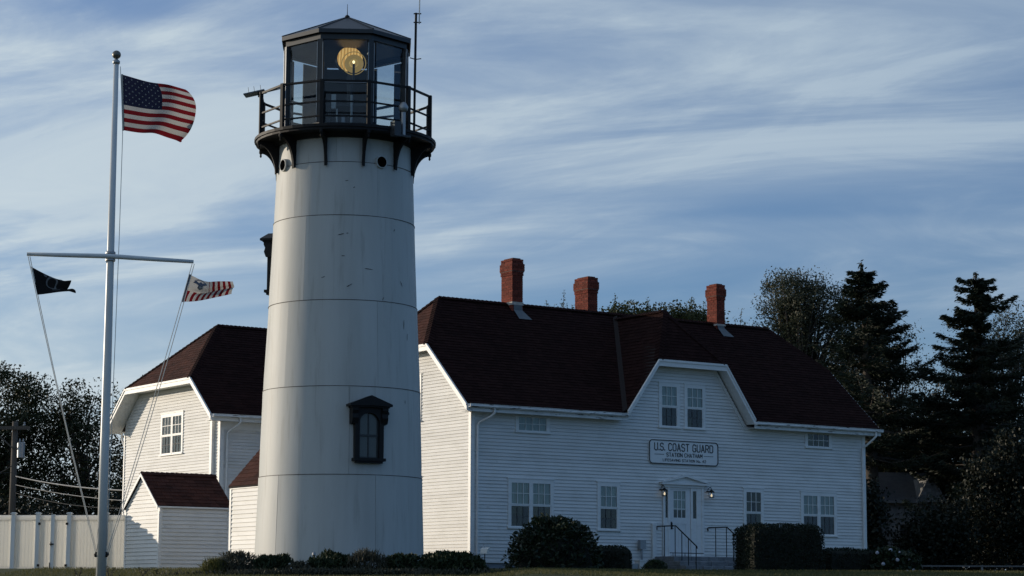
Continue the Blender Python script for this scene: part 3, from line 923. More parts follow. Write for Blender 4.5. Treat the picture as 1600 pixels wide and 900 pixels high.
for i in range(nst):
    yb0 = -1.05 - 0.30 * (nst - 1 - i); z0, z1 = i * 0.147 - 0.03, (i + 1) * 0.147
    x = 6.80
    while x < 9.35:
        w = rs.uniform(0.38, 0.75); x1 = min(9.42, x + w)
        if 9.42 - x1 < 0.2: x1 = 9.42
        stone_block(x, x1, yb0, -1.05 - 0.30 * (nst - 2 - i) if i < nst - 1 else -0.60, z0, z1)
        x = x1 + 0.004
    y = yb0 + 0.30 if i < nst - 1 else -0.60
    while y < -0.14:                                   # flanks and landing
        y1 = min(-0.10, y + rs.uniform(0.35, 0.6))
        if i == nst - 1:
            stone_block(6.80, 8.10, y, y1, z0, z1); stone_block(8.105, 9.42, y, y1, z0, z1)
        else:
            stone_block(6.80, 7.15, y, y1, z0, z1); stone_block(9.07, 9.42, y, y1, z0, z1)
        y = y1 + 0.004

def stair_rail(a, lab, ylen):
    t = thing('handrail', lab, 'handrail', h2w(a, 0, 0), HR, 'handrails beside the entry steps')
    pts = [(0, -0.05, 1.42), (0, -0.02, 1.51), (0, -0.08, 1.525), (0, -0.98, 1.515), (0, -2.0, 0.86), (0, -2.02, 0.80)]
    MB().tube(pts, 0.020, 8).build('rail', M['black'], t)
    for y, zt, zb in ((-0.42, 1.51, 0.58), (-0.95, 1.51, 0.58), (-1.28, 1.32, 0.44), (-1.60, 1.11, 0.29), (-1.97, 0.87, -0.05)):
        MB().tube([(0, y, zb), (0, y, zt)], 0.014, 6).build('baluster', M['black'], t)
    return t
stair_rail(6.94, 'thin black iron handrail on the left of the front steps', 2.0)
stair_rail(9.0, 'thin black iron handrail on the right of the front steps, beside the clipped hedge', 2.0)
# low cross bar seen behind the left handrail: boot bar on the landing
bar = MB().tube([(0, 0, 0), (1.35, 0, 0)], 0.014, 6)
for x in (0.12, 0.6, 1.05): bar.tube([(x, 0, -0.10), (x, 0, 0)], 0.010, 6)
tag(bar.build('boot_scraper', M['black'], loc=h2w(7.25, -0.30, 0.70)), 'low thin black bar across the landing at the door sill', 'boot scraper').rotation_euler = (0, 0, HR)

# carriage lamps beside the door
def wall_lamp(a, lab):
    t = thing('wall_lamp', lab, 'wall lamp', h2w(a, -0.03, 2.46), HR, 'carriage lamps beside the front door')
    MB().lathe([(0.055, 0), (0.055, 0.02), (0.02, 0.03)], (0, -0.008, 0.20), 10).build('back_plate', M['black'], t)
    MB().tube([(0, 0.0, 0.20), (0, -0.06, 0.30), (0, -0.13, 0.345), (0, -0.19, 0.31), (0, -0.20, 0.24)], 0.011, 6).build('arm', M['black'], t)
    c = MB(); c.lathe([(0.02, 0.26), (0.10, 0.19), (0.10, 0.175), (0.02, 0.18)], (0, -0.2, 0), 8); c.lathe([(0.075, 0.0), (0.085, 0.02), (0.02, 0.022)], (0, -0.2, 0), 8)
    for k in range(4):
        an = math.pi / 4 + k * math.pi / 2
        c.tube([(0.072 * math.cos(an), -0.2 + 0.072 * math.sin(an), 0.01), (0.085 * math.cos(an), -0.2 + 0.085 * math.sin(an), 0.18)], 0.010, 4)
    c.build('cage', M['black'], t)
    MB().lathe([(0.012, 0.03), (0.024, 0.055), (0.026, 0.08), (0.018, 0.105), (0.008, 0.135)], (0, -0.2, 0), 10).build('bulb', M['bulb'], t, smooth=True)
    return t
M['bulb'] = emit_mat('lit_lamp_bulb', (1.0, 0.80, 0.50), 1.3)
wall_lamp(7.10, 'small black carriage lamp lit on the left of the front door')
wall_lamp(9.00, 'small black carriage lamp lit on the right of the front door')

# name board with raised border and lettering
GLYPH = {
 'U': [[(0,6),(0,1),(.8,0),(2.2,0),(3,1),(3,6)]], 'S': [[(3,5.1),(2.2,6),(.8,6),(0,5.1),(0,3.9),(.7,3.2),(2.3,2.8),(3,2.1),(3,.9),(2.2,0),(.8,0),(0,.9)]],
 '.': [[(0,0),(0,.7)]], 'C': [[(3,5),(2.2,6),(.8,6),(0,5),(0,1),(.8,0),(2.2,0),(3,1)]], 'O': [[(.8,6),(0,5),(0,1),(.8,0),(2.2,0),(3,1),(3,5),(2.2,6),(.8,6)]],
 'A': [[(0,0),(1.5,6),(3,0)],[(.6,1.8),(2.4,1.8)]], 'T': [[(0,6),(3,6)],[(1.5,6),(1.5,0)]], 'G': [[(3,5),(2.2,6),(.8,6),(0,5),(0,1),(.8,0),(2.2,0),(3,1),(3,2.8),(1.8,2.8)]],
 'R': [[(0,0),(0,6),(2.2,6),(3,5.2),(3,3.8),(2.2,3),(0,3)],[(1.8,3),(3,0)]], 'D': [[(0,0),(0,6),(2.2,6),(3,5),(3,1),(2.2,0),(0,0)]], 'I': [[(0,0),(0,6)]],
 'N': [[(0,0),(0,6),(3,0),(3,6)]], 'H': [[(0,0),(0,6)],[(3,0),(3,6)],[(0,3),(3,3)]], 'M': [[(0,0),(0,6),(1.7,2),(3.4,6),(3.4,0)]], 'L': [[(0,6),(0,0),(2.8,0)]],
 'F': [[(0,0),(0,6),(2.8,6)],[(0,3.1),(2.2,3.1)]], 'E': [[(2.8,0),(0,0),(0,6),(2.8,6)],[(0,3.1),(2.2,3.1)]], 'V': [[(0,6),(1.5,0),(3,6)]],
 'o': [[(.6,3),(0,2.4),(0,.6),(.6,0),(1.6,0),(2.2,.6),(2.2,2.4),(1.6,3),(.6,3)]], '4': [[(2.2,0),(2.2,6),(0,2),(3,2)]], '2': [[(0,5),(.8,6),(2.2,6),(3,5),(3,3.8),(0,0),(3,0)]] }
def lettering(parent, text, cx, zb, h, width, stroke):
    adv, xs_ = 0.0, []
    for ch in text:
        if ch == ' ': adv += 2.6; continue
        w = max(p[0] for st in GLYPH[ch] for p in st)
        xs_.append((ch, adv)); adv += w + 1.35
    adv -= 1.35; sx = width / adv; sz = h / 6.0
    for ch, x0 in xs_:
        b = MB()
        for st in GLYPH[ch]:
            for i in range(len(st) - 1):
                p = Vector((cx - width / 2 + (x0 + st[i][0]) * sx, -0.037, zb + st[i][1] * sz))
                q = Vector((cx - width / 2 + (x0 + st[i+1][0]) * sx, -0.037, zb + st[i+1][1] * sz))
                d = (q - p).normalized() * stroke * 0.35
                b.beam(p - d, q + d, stroke, 0.006, up=(0, 1, 0))
        b.build('letter', M['ink'], parent)
def round_rect(x0, x1, z0, z1, r, n=6):
    pts = []
    for cx, cz, a0 in ((x1 - r, z1 - r, 0), (x0 + r, z1 - r, 90), (x0 + r, z0 + r, 180), (x1 - r, z0 + r, 270)):
        for i in range(n + 1):
            a = R(a0 + 90 * i / n); pts.append((cx + r * math.cos(a), cz + r * math.sin(a)))
    return pts
sg = thing('name_board', 'white sign with black rounded border lettered U.S. COAST GUARD above the door', 'sign', h2w(8.03, -0.03, 3.48), HR)
W2, SH = 1.40, 0.76
oo = round_rect(-W2, W2, 0, SH, 0.13); ii = round_rect(-W2 + 0.027, W2 - 0.027, 0.027, SH - 0.027, 0.105)
MB().prism([(x, 0, z) for x, z in oo], (0, -0.030, 0)).build('panel', M['sign'], sg)
bd = MB(); n_ = len(oo)
vs = [(x, -0.030, z) for x, z in oo] + [(x, -0.030, z) for x, z in ii] + [(x, -0.048, z) for x, z in oo] + [(x, -0.048, z) for x, z in ii]
fs = []
for i in range(n_):
    j = (i + 1) % n_
    fs += [(2*n_+i, 2*n_+j, 3*n_+j, 3*n_+i), (i, j, 2*n_+j, 2*n_+i), (n_+i, 3*n_+i, 3*n_+j, n_+j)]
bd.add(vs, fs); bd.build('border', M['ink'], sg)
lettering(sg, 'U.S. COAST GUARD', 0.0, 0.43, 0.225, 2.36, 0.029)
lettering(sg, 'STATION CHATHAM', 0.02, 0.245, 0.115, 1.44, 0.017)
lettering(sg, 'LIFESAVING STATION No. 42', 0.02, 0.095, 0.075, 1.74, 0.011)
for x0, x1 in ((-1.18, -0.80), (0.82, 1.20)):
    MB().box(x0, x1, -0.036, -0.030, 0.295, 0.310).build('rule_line', M['ink'], sg)

# meter box, post and vent boxes by the entry
mt = thing('utility_meter', 'grey utility box on a thin pipe against the clapboards left of the steps', 'meter', h2w(6.28, -0.12, 0), HR)
MB().tube([(0, 0, -0.1), (0, 0, 0.84)], 0.03, 8).build('conduit', M['steel'], mt)
MB().box(-0.11, 0.11, -0.08, 0.05, 0.80, 1.08).build('box', M['steel'], mt)
pw = thing('downpipe_post', 'white square drain pipe standing on the wall left of the front door', 'pipe', h2w(6.80, -0.03, 0), HR)
MB().box(-0.07, 0.07, -0.075, 0.0, 0.30, 1.55).build('shaft', M['trim'], pw)
MB().box(-0.08, 0.08, -0.085, 0.0, 1.55, 1.60).build('cap', M['trim'], pw)
bx_ = thing('utility_cabinet', 'low pale utility cabinet between the round hedge and the stone steps', 'cabinet', h2w(5.55, -0.95, 0), HR)
MB().box(-0.10, 0.12, -0.14, 0.12, -0.1, 0.42).build('body', M['sheath'], bx_)
MB().box(-0.35, -0.11, -0.10, 0.10, -0.1, 0.33).build('side_body', M['steel'], bx_)
MB().box(-0.12, 0.14, -0.16, 0.14, 0.42, 0.45).build('lid', M['trim'], bx_)

# ---------------------------------------------------------------- rear wing (left house)
BX, BY = -3.41, 9.60
bw = h2w(BX, BY)
wing = thing('rear_house', 'white clapboard house with clipped gable at the left, partly behind the lighthouse', 'house', bw, HR)
BL, BB, BZE, BSL, BOV = 7.0, 7.38, 5.14, 0.835, 0.41
BBM = BB / 2
def zb2(b): return BZE + BSL * (b + BOV)
BZR, BZC = zb2(BBM), 6.44
bbc = (BZC - BZE) / BSL - BOV
MB().box(0.03, BL, 0.03, BB - 0.03, -0.3, 0.31).build('foundation', M['foundation'], wing)
b_ = MB(); b_.box(0, BL, 0, BB, 0.3, BZE - 0.14)
b_.prism([(0, 0, BZE - 0.2), (0, 0.02, zb2(0.02) - 0.2), (0, bbc + 0.1, BZC - 0.1), (0, BB - bbc - 0.1, BZC - 0.1), (0, BB - 0.02, zb2(0.02) - 0.2), (0, BB, BZE - 0.2)], (0.2, 0, 0))
b_.build('wall', M['sheath'], wing)
bwin = [(2.79, 4.33, 4.08, 5.35, 2, 'hung')]
opb = [(w[0] - 0.09, w[1] + 0.09, w[2] - 0.06, w[3] + 0.10) for w in bwin]
bgl = lambda z: max(0.09, (z - BZE + 0.17) / BSL - BOV + 0.05)
clapboards(wing, left_T(0), bgl, lambda z: BB - bgl(z), 0.31, BZC - 0.20, 0.100, opb, seed=31)
clapboards(wing, front_T(0), lambda z: 0.09, lambda z: BL - 0.3, 0.31, BZE - 0.24, 0.104, seed=32)
for w in bwin: window(wing, left_T(0), *w, casing=0.09, upper='curtain_shaded')
MB().box(-0.045, 0.09, -0.045, 0.0, 0.28, BZE - 0.22).build('corner_board', M['trim'], wing)
MB().box(-0.045, -0.001, 0.0, 0.085, 0.28, BZE - 0.16).build('corner_board', M['trim'], wing)
MB().box(-0.045, -0.001, BB - 0.085, BB, 0.28, BZE - 0.16).build('corner_board', M['trim'], wing)
MB().box(-0.13, -0.027, 0.37, 0.53, 0.4, 5.0).build('cable_cover', M['trim'], wing)
BRV = 0.55
beL, bcL, brL = (-BRV, -BOV, BZE), (-BRV, bbc, BZC), (1.66, BBM, BZR)
bebL, bcbL = (-BRV, BB + BOV, BZE), (-BRV, BB - bbc, BZC)
beR, brR, bebR = (BL, -BOV, BZE), (BL, BBM, BZR), (BL, BB + BOV, BZE)
bfront = [beL, beR, brR, brL, bcL]; bback = [bebR, bebL, bcbL, brL, brR]; bclip = [bcbL, bcL, brL]
slab(wing, [bfront, bback, bclip], 0.06, M['flash_dark'])
shingle_slope(wing, bfront, seed=33)
shingle_slope(wing, bback, exp=0.3, tabw=1.0, seed=34)
shingle_slope(wing, bclip, single=True, seed=35, exp=0.15)
for p0, p1 in ((bcL, brL), (bcbL, brL), (brL, brR)): hip_caps(wing, p0, p1)
sf = MB()
soff([(-BRV, -BOV, BZE), (BL, -BOV, BZE), (BL, 0.01, BZE), (-BRV, 0.01, BZE)])
soff([beL, (0.01, -BOV, BZE), (0.01, bbc, BZC), bcL], 0.15)
soff([bcL, (0.01, bbc, BZC), (0.01, BB - bbc, BZC), bcbL], 0.15)
soff([bcbL, (0.01, BB - bbc, BZC), (0.01, BB + BOV, BZE), bebL], 0.15)
sf.build('soffit', M['trim'], wing)
fascia(wing, beL, beR, 0.21, (0, -1, 0), drop=0.02)
for p0, p1 in ((beL, bcL), (bcL, bcbL), (bcbL, bebL)):
    fascia(wing, p0, p1, 0.20, (-1, 0, 0), drop=0.012)
    fascia(wing, p0, p1, 0.07, (-1, 0, 0), t=0.06, drop=0.008, name='drip_moulding')
MB().box(0.09, BL, -0.045, 0.0, BZE - 0.48, BZE - 0.216).build('frieze_board', M['trim'], wing)
gutter(wing, -BRV, BL, -BOV - 0.037, BZE - 0.115)
gutter(wing, -BRV, BL, BB + BOV + 0.165, BZE - 0.115)
downspout(wing, 0.45, 0.20, -BOV - 0.09, -0.09, BZE - 0.10, 4.55, 0.3)
downspout(wing, 0.10, 0.03, BB + BOV + 0.09, BB + 0.06, BZE - 0.12, 4.45, 0.3)

# ---------------------------------------------------------------- small gabled shed
sw = h2w(-7.58, 5.18)
shed = thing('garden_shed', 'small white clapboard shed with dark red gable roof beside the vinyl fence', 'shed', sw, HR)
SHL, SHB, SZE, SZA = 2.28, 2.32, 1.94, 2.96
ssl = (SZA - SZE) / (SHB / 2 + 0.08)
b_ = MB(); b_.box(0, SHL, 0, SHB, -0.15, SZE - 0.05)
b_.prism([(0.0, 0.0, SZE - 0.06), (0.0, SHB / 2, SZA - 0.10), (0.0, SHB, SZE - 0.06)], (SHL, 0, 0))
b_.build('wall', M['sheath'], shed)
sgl = lambda z: max(0.05, (z - SZE + 0.08) / ssl)
clapboards(shed, left_T(0), sgl, lambda z: SHB - sgl(z), 0.02, SZA - 0.22, 0.118, seed=41)
clapboards(shed, front_T(0), lambda z: 0.06, lambda z: SHL - 0.06, 0.02, SZE - 0.07, 0.118, seed=42)
MB().box(-0.04, 0.06, -0.04, 0.0, -0.1, SZE - 0.07).build('corner_board', M['trim'], shed)
MB().box(-0.04, -0.001, 0.0, 0.05, -0.1, SZE - 0.07).build('corner_board', M['trim'], shed)
MB().box(-0.04, -0.001, SHB - 0.05, SHB + 0.04, -0.1, SZE - 0.07).build('corner_board', M['trim'], shed)
MB().box(SHL - 0.06, SHL + 0.04, -0.04, 0.0, -0.1, SZE - 0.07).build('corner_board', M['trim'], shed)
so = 0.10
sfr = [(-so, -0.08, SZE), (SHL + 0.08, -0.08, SZE), (SHL + 0.08, SHB / 2, SZA), (-so, SHB / 2, SZA)]
sbk = [(SHL + 0.08, SHB + 0.08, SZE), (-so, SHB + 0.08, SZE), (-so, SHB / 2, SZA), (SHL + 0.08, SHB / 2, SZA)]
slab(shed, [sfr, sbk], 0.05, M['flash_dark'])
shingle_slope(shed, sfr, single=True, seed=43, exp=0.165, tabw=0.28)
shingle_slope(shed, sbk, seed=44)
hip_caps(shed, (-so, SHB / 2, SZA), (SHL + 0.08, SHB / 2, SZA), 0.13, M['shingle'])
for p0, p1 in (((-so, -0.08, SZE), (-so, SHB / 2, SZA)), ((-so, SHB / 2, SZA), (-so, SHB + 0.08, SZE))):
    fascia(shed, p0, p1, 0.10, (-1, 0, 0), t=0.02, drop=0.01, name='barge_board')
    fascia(shed, tuple(Vector(p0) + Vector((so - 0.002, 0, 0))), tuple(Vector(p1) + Vector((so - 0.002, 0, 0))), 0.10, (-1, 0, 0), t=0.035, drop=0.085, name='barge_board')
MB().box(-so, SHL + 0.08, -0.10, -0.08, SZE - 0.06, SZE - 0.012).build('fascia_board', M['trim'], shed)

# ---------------------------------------------------------------- covered passage behind the tower
pw_ = h2w(-7.20, -4.9)
passage = thing('covered_passage', 'low white clapboard passage with red shingle roof tucked behind the lighthouse', 'outbuilding', pw_, HR)
PLN, PWD, PZE, PSL = 6.25, 2.3, 2.36, 1.12
PZA = PZE + PSL * (PWD / 2 + 0.06)
b_ = MB(); b_.box(0, PWD, 0, PLN, -0.15, PZE - 0.03); b_.prism([(0, 0, PZE - 0.06), (PWD, 0, PZE - 0.06), (PWD / 2, 0, PZA - 0.1)], (0, PLN, 0))
b_.build('wall', M['sheath'], passage)
clapboards(passage, left_T(0), lambda z: 0.05, lambda z: PLN - 0.07, 0.0, PZE - 0.06, 0.118, seed=51)
MB().box(-0.04, -0.001, PLN - 0.07, PLN + 0.03, -0.1, PZE - 0.03).build('corner_board', M['trim'], passage)
MB().box(-0.05, -0.001, 0.0, PLN - 0.075, PZE - 0.08, PZE - 0.03).build('frieze_board', M['trim'], passage)
pl = [(-0.06, PLN + 0.06, PZE), (-0.06, 0, PZE), (PWD / 2, 0, PZA), (PWD / 2, PLN + 0.06, PZA)]
pr_ = [(PWD + 0.06, 0, PZE), (PWD + 0.06, PLN + 0.06, PZE), (PWD / 2, PLN + 0.06, PZA), (PWD / 2, 0, PZA)]
slab(passage, [pl, pr_], 0.05, M['flash_dark'])
PS = PLN - 2.2
shingle_slope(passage, [(-0.06, PLN + 0.06, PZE), (-0.06, PS, PZE), (PWD / 2, PS, PZA), (PWD / 2, PLN + 0.06, PZA)], single=True, seed=52, exp=0.16, tabw=0.3)
shingle_slope(passage, [(-0.06, PS, PZE), (-0.06, 0, PZE), (PWD / 2, 0, PZA), (PWD / 2, PS, PZA)], seed=54, exp=0.16)
shingle_slope(passage, pr_, seed=53)
hip_caps(passage, (PWD / 2, 0, PZA), (PWD / 2, PLN + 0.06, PZA), 0.13)

# ---------------------------------------------------------------- lighthouse
TX, TY = -4.20, 54.0
def tower_paint(name):
    m = mat(name, (0.53, 0.54, 0.52), 0.55,
            noise=[(0.9, (0.42, 0.425, 0.40), 0.40, 0.85, (1.6, 1.6, 0.22)), (3.0, (0.33, 0.325, 0.295), 0.56, 0.86, (2.2, 2.2, 0.16)),
                   (4.5, (0.035, 0.033, 0.03), 0.755, 0.775, (1.0, 1.0, 2.6)), (2.3, (0.30, 0.17, 0.10), 0.765, 0.86, (2.0, 2.0, 0.5))],
            bump=(2.2, 0.10))
    m.node_tree.nodes['Principled BSDF'].inputs['Specular IOR Level'].default_value = 0.3
    return m
M['tower'] = tower_paint('white_tower_paint')
M['tower_b'] = tower_paint('newer_white_tower_paint')
M['tower_b'].node_tree.nodes['Principled BSDF'].inputs['Roughness'].default_value = 0.5
M['rust'] = mat('rust_stained_seam', (0.10, 0.085, 0.075), 0.8, noise=(6, (0.03, 0.03, 0.03), 0.4, 0.7, ones))
light = thing('lighthouse', 'tall white tapered lighthouse with black lantern and gallery', 'lighthouse', (TX, TY, 0), 0)
RZ = [(-0.2, 2.075), (0.4, 2.055), (2.15, 2.0), (4.26, 1.94), (6.35, 1.84), (8.43, 1.755), (9.75, 1.705), (10.45, 1.685)]
def rad(z):
    for (z0, r0), (z1, r1) in zip(RZ, RZ[1:]):
        if z <= z1: return r0 + (r1 - r0) * (z - z0) / (z1 - z0)
    return RZ[-1][1]
def tp(ang, r, z):
    """angle 0 faces the camera side, positive to the right"""
    return (r * math.sin(ang), -r * math.cos(ang), z)
rings = [(-0.2, 2.15, -43), (2.15, 4.26, -62), (4.26, 6.35, -41), (6.35, 8.43, -27), (8.43, 9.75, -40), (9.75, 10.45, -75)]
rp = random.Random(5)
for zi, (z0, z1, a0) in enumerate(rings):
    for k in range(5):
        s0, s1 = R(a0 + 72 * k) + 0.0015, R(a0 + 72 * (k + 1)) - 0.0015
        b = MB(); na, nz = 18, 6
        dr = rp.uniform(-0.004, 0.004); flat = rp.uniform(0.004, 0.010)
        vs = []
        for j in range(nz + 1):
            z = z0 + (z1 - z0) * j / nz
            for i in range(na + 1):
                t = i / na; a = s0 + (s1 - s0) * t
                e = min(t, 1 - t) * 2
                rr = rad(z) + dr + flat * (0.5 - e) * 0.6 + 0.004 * mnoise.noise((a * 2.0, z * 0.9, k + zi * 7.0))
                if j == 0 : rr -= 0.006
                if j == nz: rr += 0.004
                vs.append(tp(a, rr, z + (0.004 if j == 0 else (-0.004 if j == nz else 0))))
        w = na + 1
        fs = [(j*w+i, j*w+i+1, (j+1)*w+i+1, (j+1)*w+i) for j in range(nz) for i in range(na)]
        # returned edges so every plate has thickness
        o = len(vs)
        rim = [j * w for j in range(nz + 1)], [j * w + na for j in range(nz + 1)], list(range(w)), [nz * w + i for i in range(w)]
        for line in rim:
            base = len(vs)
            vs += [(vs[q][0] * 0.985, vs[q][1] * 0.985, vs[q][2]) for q in line]
            fs += [(line[i], line[i+1], base + i + 1, base + i) for i in range(len(line) - 1)]
        b.add(vs, fs)
        pl_ = b.build('tower_plate', M['tower_b'] if (zi == 3 and k == 0) else M['tower'], light, smooth=True)
        pl_.data.set_sharp_from_angle(angle=R(40))
core = MB(); core.lathe([(rad(z) * 0.99 - 0.006, z) for z in (-0.2, 2.15, 4.26, 6.35, 8.43, 9.75, 10.40)], (0, 0, 0), 72)
core.build('inner_shell', M['rust'], light, smooth=True)
for z in (2.15, 4.26, 6.35, 8.43, 9.75):
    b = MB(); rr = rad(z)
    b.lathe([(rr - 0.02, z - 0.004), (rr + 0.012, z - 0.004), (rr + 0.012, z + 0.010), (rr - 0.02, z + 0.012)], (0, 0, 0), 96)
    b.build('seam_band', M['rust'], light)
# portholes
M['void'] = mat('unlit_porthole_opening', (0.002, 0.002, 0.002), 1.0, spec=0.0)
for a in (-56, 35, 125, 215):
    an = R(a); z = 9.80; r0 = rad(z)
    ctr = Vector(tp(an, r0, z)); nrm = Vector(tp(an, 1, 0)); sx = Vector((math.cos(an), math.sin(an), 0))
    def ring_pts(r, n, off): return [tuple(ctr + nrm * off + sx * (r * math.cos(2*math.pi*i/n)) + Vector((0, 0, r * math.sin(2*math.pi*i/n)))) for i in range(n)]
    n = 24; vs = ring_pts(0.160, n, -0.05) + ring_pts(0.157, n, 0.060) + ring_pts(0.134, n, 0.066) + ring_pts(0.128, n, -0.05)
    fs = [(r*n+i, r*n+(i+1)%n, (r+1)*n+(i+1)%n, (r+1)*n+i) for r in range(3) for i in range(n)]
    b = MB(); b.add(vs, fs)
    ph = b.build('porthole', M['tower'], light, smooth=True); ph.data.set_sharp_from_angle(angle=R(35))
    MB().add(ring_pts(0.131, n, 0.058), [tuple(range(n))]).build('pane', M['void'], ph)
# hooded windows
def tower_window(angdeg, zb, lab):
    an = R(angdeg); zc = zb + 0.6; r0 = rad(zc) - 0.02
    sx = Vector((math.cos(an), math.sin(an), 0)); nv = Vector(tp(an, 1, 0)); c0 = Vector(tp(an, r0, 0))
    T = lambda s, n, z: tuple(c0 + sx * s + nv * n + Vector((0, 0, z)))
    b = MB(T)
    zs = zb + 0.07; zt = zb + 1.16
    b.box(-0.36, -0.25, -0.25, 0.13, zs, zt - 0.25); b.box(0.25, 0.36, -0.25, 0.13, zs, zt - 0.25)
    # arched head cut from a plate
    N = 14; arc = [(0.25 * math.cos(math.pi * i / N), zt - 0.25 + 0.24 * math.sin(math.pi * i / N)) for i in range(N + 1)]
    for i in range(N):
        (x0, z0), (x1, z1) = arc[i], arc[i + 1]
        top = zt + 0.16
        b.hexa([(x1, -0.25, z1), (x0, -0.25, z0), (x0, 0.13, z0), (x1, 0.13, z1)], [(x1, -0.25, top), (x0, -0.25, top), (x0, 0.13, top), (x1, 0.13, top)])
    b.box(0.25, 0.36, -0.25, 0.13, zt - 0.25, zt + 0.16); b.box(-0.36, -0.25, -0.25, 0.13, zt - 0.25, zt + 0.16)
    w = b.build('window', M['black'], light); w['label'] = lab
    h = MB(T)
    z0 = zt + 0.06; ov = 0.53
    prof = [(-ov, z0 + 0.08), (-ov, z0 + 0.13), (0, z0 + 0.34), (ov, z0 + 0.13), (ov, z0 + 0.08), (0.40, z0 + 0.08), (0, z0 + 0.10), (-0.40, z0 + 0.08)]
    h.prism([(x, -0.2, z) for x, z in prof], (0, 0.47, 0))
    h.prism([(x * 0.9, -0.2, z - 0.035) for x, z in prof], (0, 0.42, 0))
    h.build('hood', M['black'], w)
    for sgn in (-1, 1):
        k = MB(T)
        pr2 = [(-0.15, z0 + 0.10), (0.20, z0 + 0.10), (0.20, z0 - 0.02), (0.16, z0 - 0.10), (0.19, z0 - 0.20), (0.14, z0 - 0.33), (-0.15, z0 - 0.36)]
        k.prism([(sgn * 0.30, n_, z) for n_, z in pr2], (sgn * 0.15, 0, 0))
        k.build('hood_bracket', M['black'], w)
    s = MB(T); s.box(-0.40, 0.40, -0.25, 0.19, zb, zb + 0.07); s.box(-0.33, 0.33, -0.25, 0.16, zb - 0.05, zb - 0.001)
    s.build('sill', M['black'], w)
    f = MB(T); zm = zb + 0.61
    f.box(-0.25, 0.25, 0.02, 0.07, zm - 0.025, zm + 0.025); f.box(-0.25, 0.25, 0.02, 0.06, zs, zs + 0.035)
    f.box(-0.25, -0.215, 0.02, 0.06, zs, zt - 0.2); f.box(0.215, 0.25, 0.02, 0.06, zs, zt - 0.2); f.box(-0.012, 0.012, 0.02, 0.06, zs, zt)
    f.build('sash', M['lantern_frame'], w)
    for x0, x1, za, zz_ in ((-0.215, -0.012, zs + 0.035, zm - 0.025), (0.012, 0.215, zs + 0.035, zm - 0.025), (-0.22, -0.012, zm + 0.025, zt - 0.03), (0.012, 0.22, zm + 0.025, zt - 0.03)):
        MB(T).box(x0, x1, 0.030, 0.034, za, zz_).build('pane', M['tower_pane'], w)
    return w
M['tower_pane'] = mat('dusty_dark_window_glass', (0.075, 0.085, 0.085), 0.12, noise=(2, (0.055, 0.062, 0.062), 0.4, 0.8, ones))
tower_window(23.4, 2.47, 'black hooded double-hung window on the shaded side')
tower_window(-107, 6.80, 'black hooded window seen edge-on against the sky')
# flakes where the paint has come away from the plates
for (px_a, z, ln, til) in ((-11, 6.90, 0.10, 18), (2, 7.95, 0.16, 14), (7, 7.98, 0.05, 10), (4, 7.42, 0.09, 0), (24, 7.12, 0.22, -4), (9, 6.70, 0.15, 32), (48, 8.15, 0.08, 60), 
                           (55, 6.85, 0.16, -55), (36, 6.42, 0.09, 70), (57, 5.85, 0.25, 88), (61, 5.55, 0.18, 86), (6, 9.28, 0.08, 10), (12, 9.12, 0.05, 30), (56, 3.95, 0.10, 88)):
    a = R(px_a); r_ = rad(z) + 0.009
    ch_ = MB(); ca, sa = math.cos(R(til)), math.sin(R(til)); N = 7; up_, dn = [], []
    for i in range(N):
        t = i / (N - 1) - 0.5; w_ = 0.007 * (1 - (2 * t) ** 2) * rp.uniform(0.5, 1.3) + 0.002
        for lst, s_ in ((up_, w_), (dn, -w_)):
            x_, z_ = t * ln * ca - s_ * sa, t * ln * sa + s_ * ca
            lst.append(tp(a + x_ / r_, r_, z + z_))
    ch_.add(up_ + dn, [(i, i + 1, N + i + 1, N + i) for i in range(N - 1)])
    ch_.build('paint_flake', M['black'], light)
MB().tube([tp(R(36.5), 2.0, 3.62), tp(R(37.2), 2.07, 3.62)], 0.045, 8).build('window_lamp', M['black'], light)

# gallery
GA = [R(-11 + 30 * k) for k in range(12)]
DZ0, DZ1, DR = 10.46, 10.57, 2.24
b = MB()
pr_pts = []
for k in range(48):
    a = R(-11 + 7.5 * k); pr_pts.append(tp(a, DR, DZ0))
b.prism(pr_pts, (0, 0, DZ1 - DZ0))
gal = b.build('gallery_deck', M['black'], light)
lip = MB(); lip.lathe([(DR + 0.001, DZ1 - 0.05), (DR + 0.035, DZ1 - 0.05), (DR + 0.035, DZ1 + 0.02), (DR - 0.05, DZ1 + 0.02)], (0, 0, 0), 48)
lip.build('deck_lip', M['black'], gal)
lo = MB(); lo.lathe([(rad(10.3) + 0.0, DZ0 - 0.10), (rad(10.3) + 0.10, DZ0 - 0.10), (rad(10.3) + 0.22, DZ0 + 0.002), (rad(10.3), DZ0 + 0.002)], (0, 0, 0), 48)
lo.build('cove_ring', M['black'], gal)
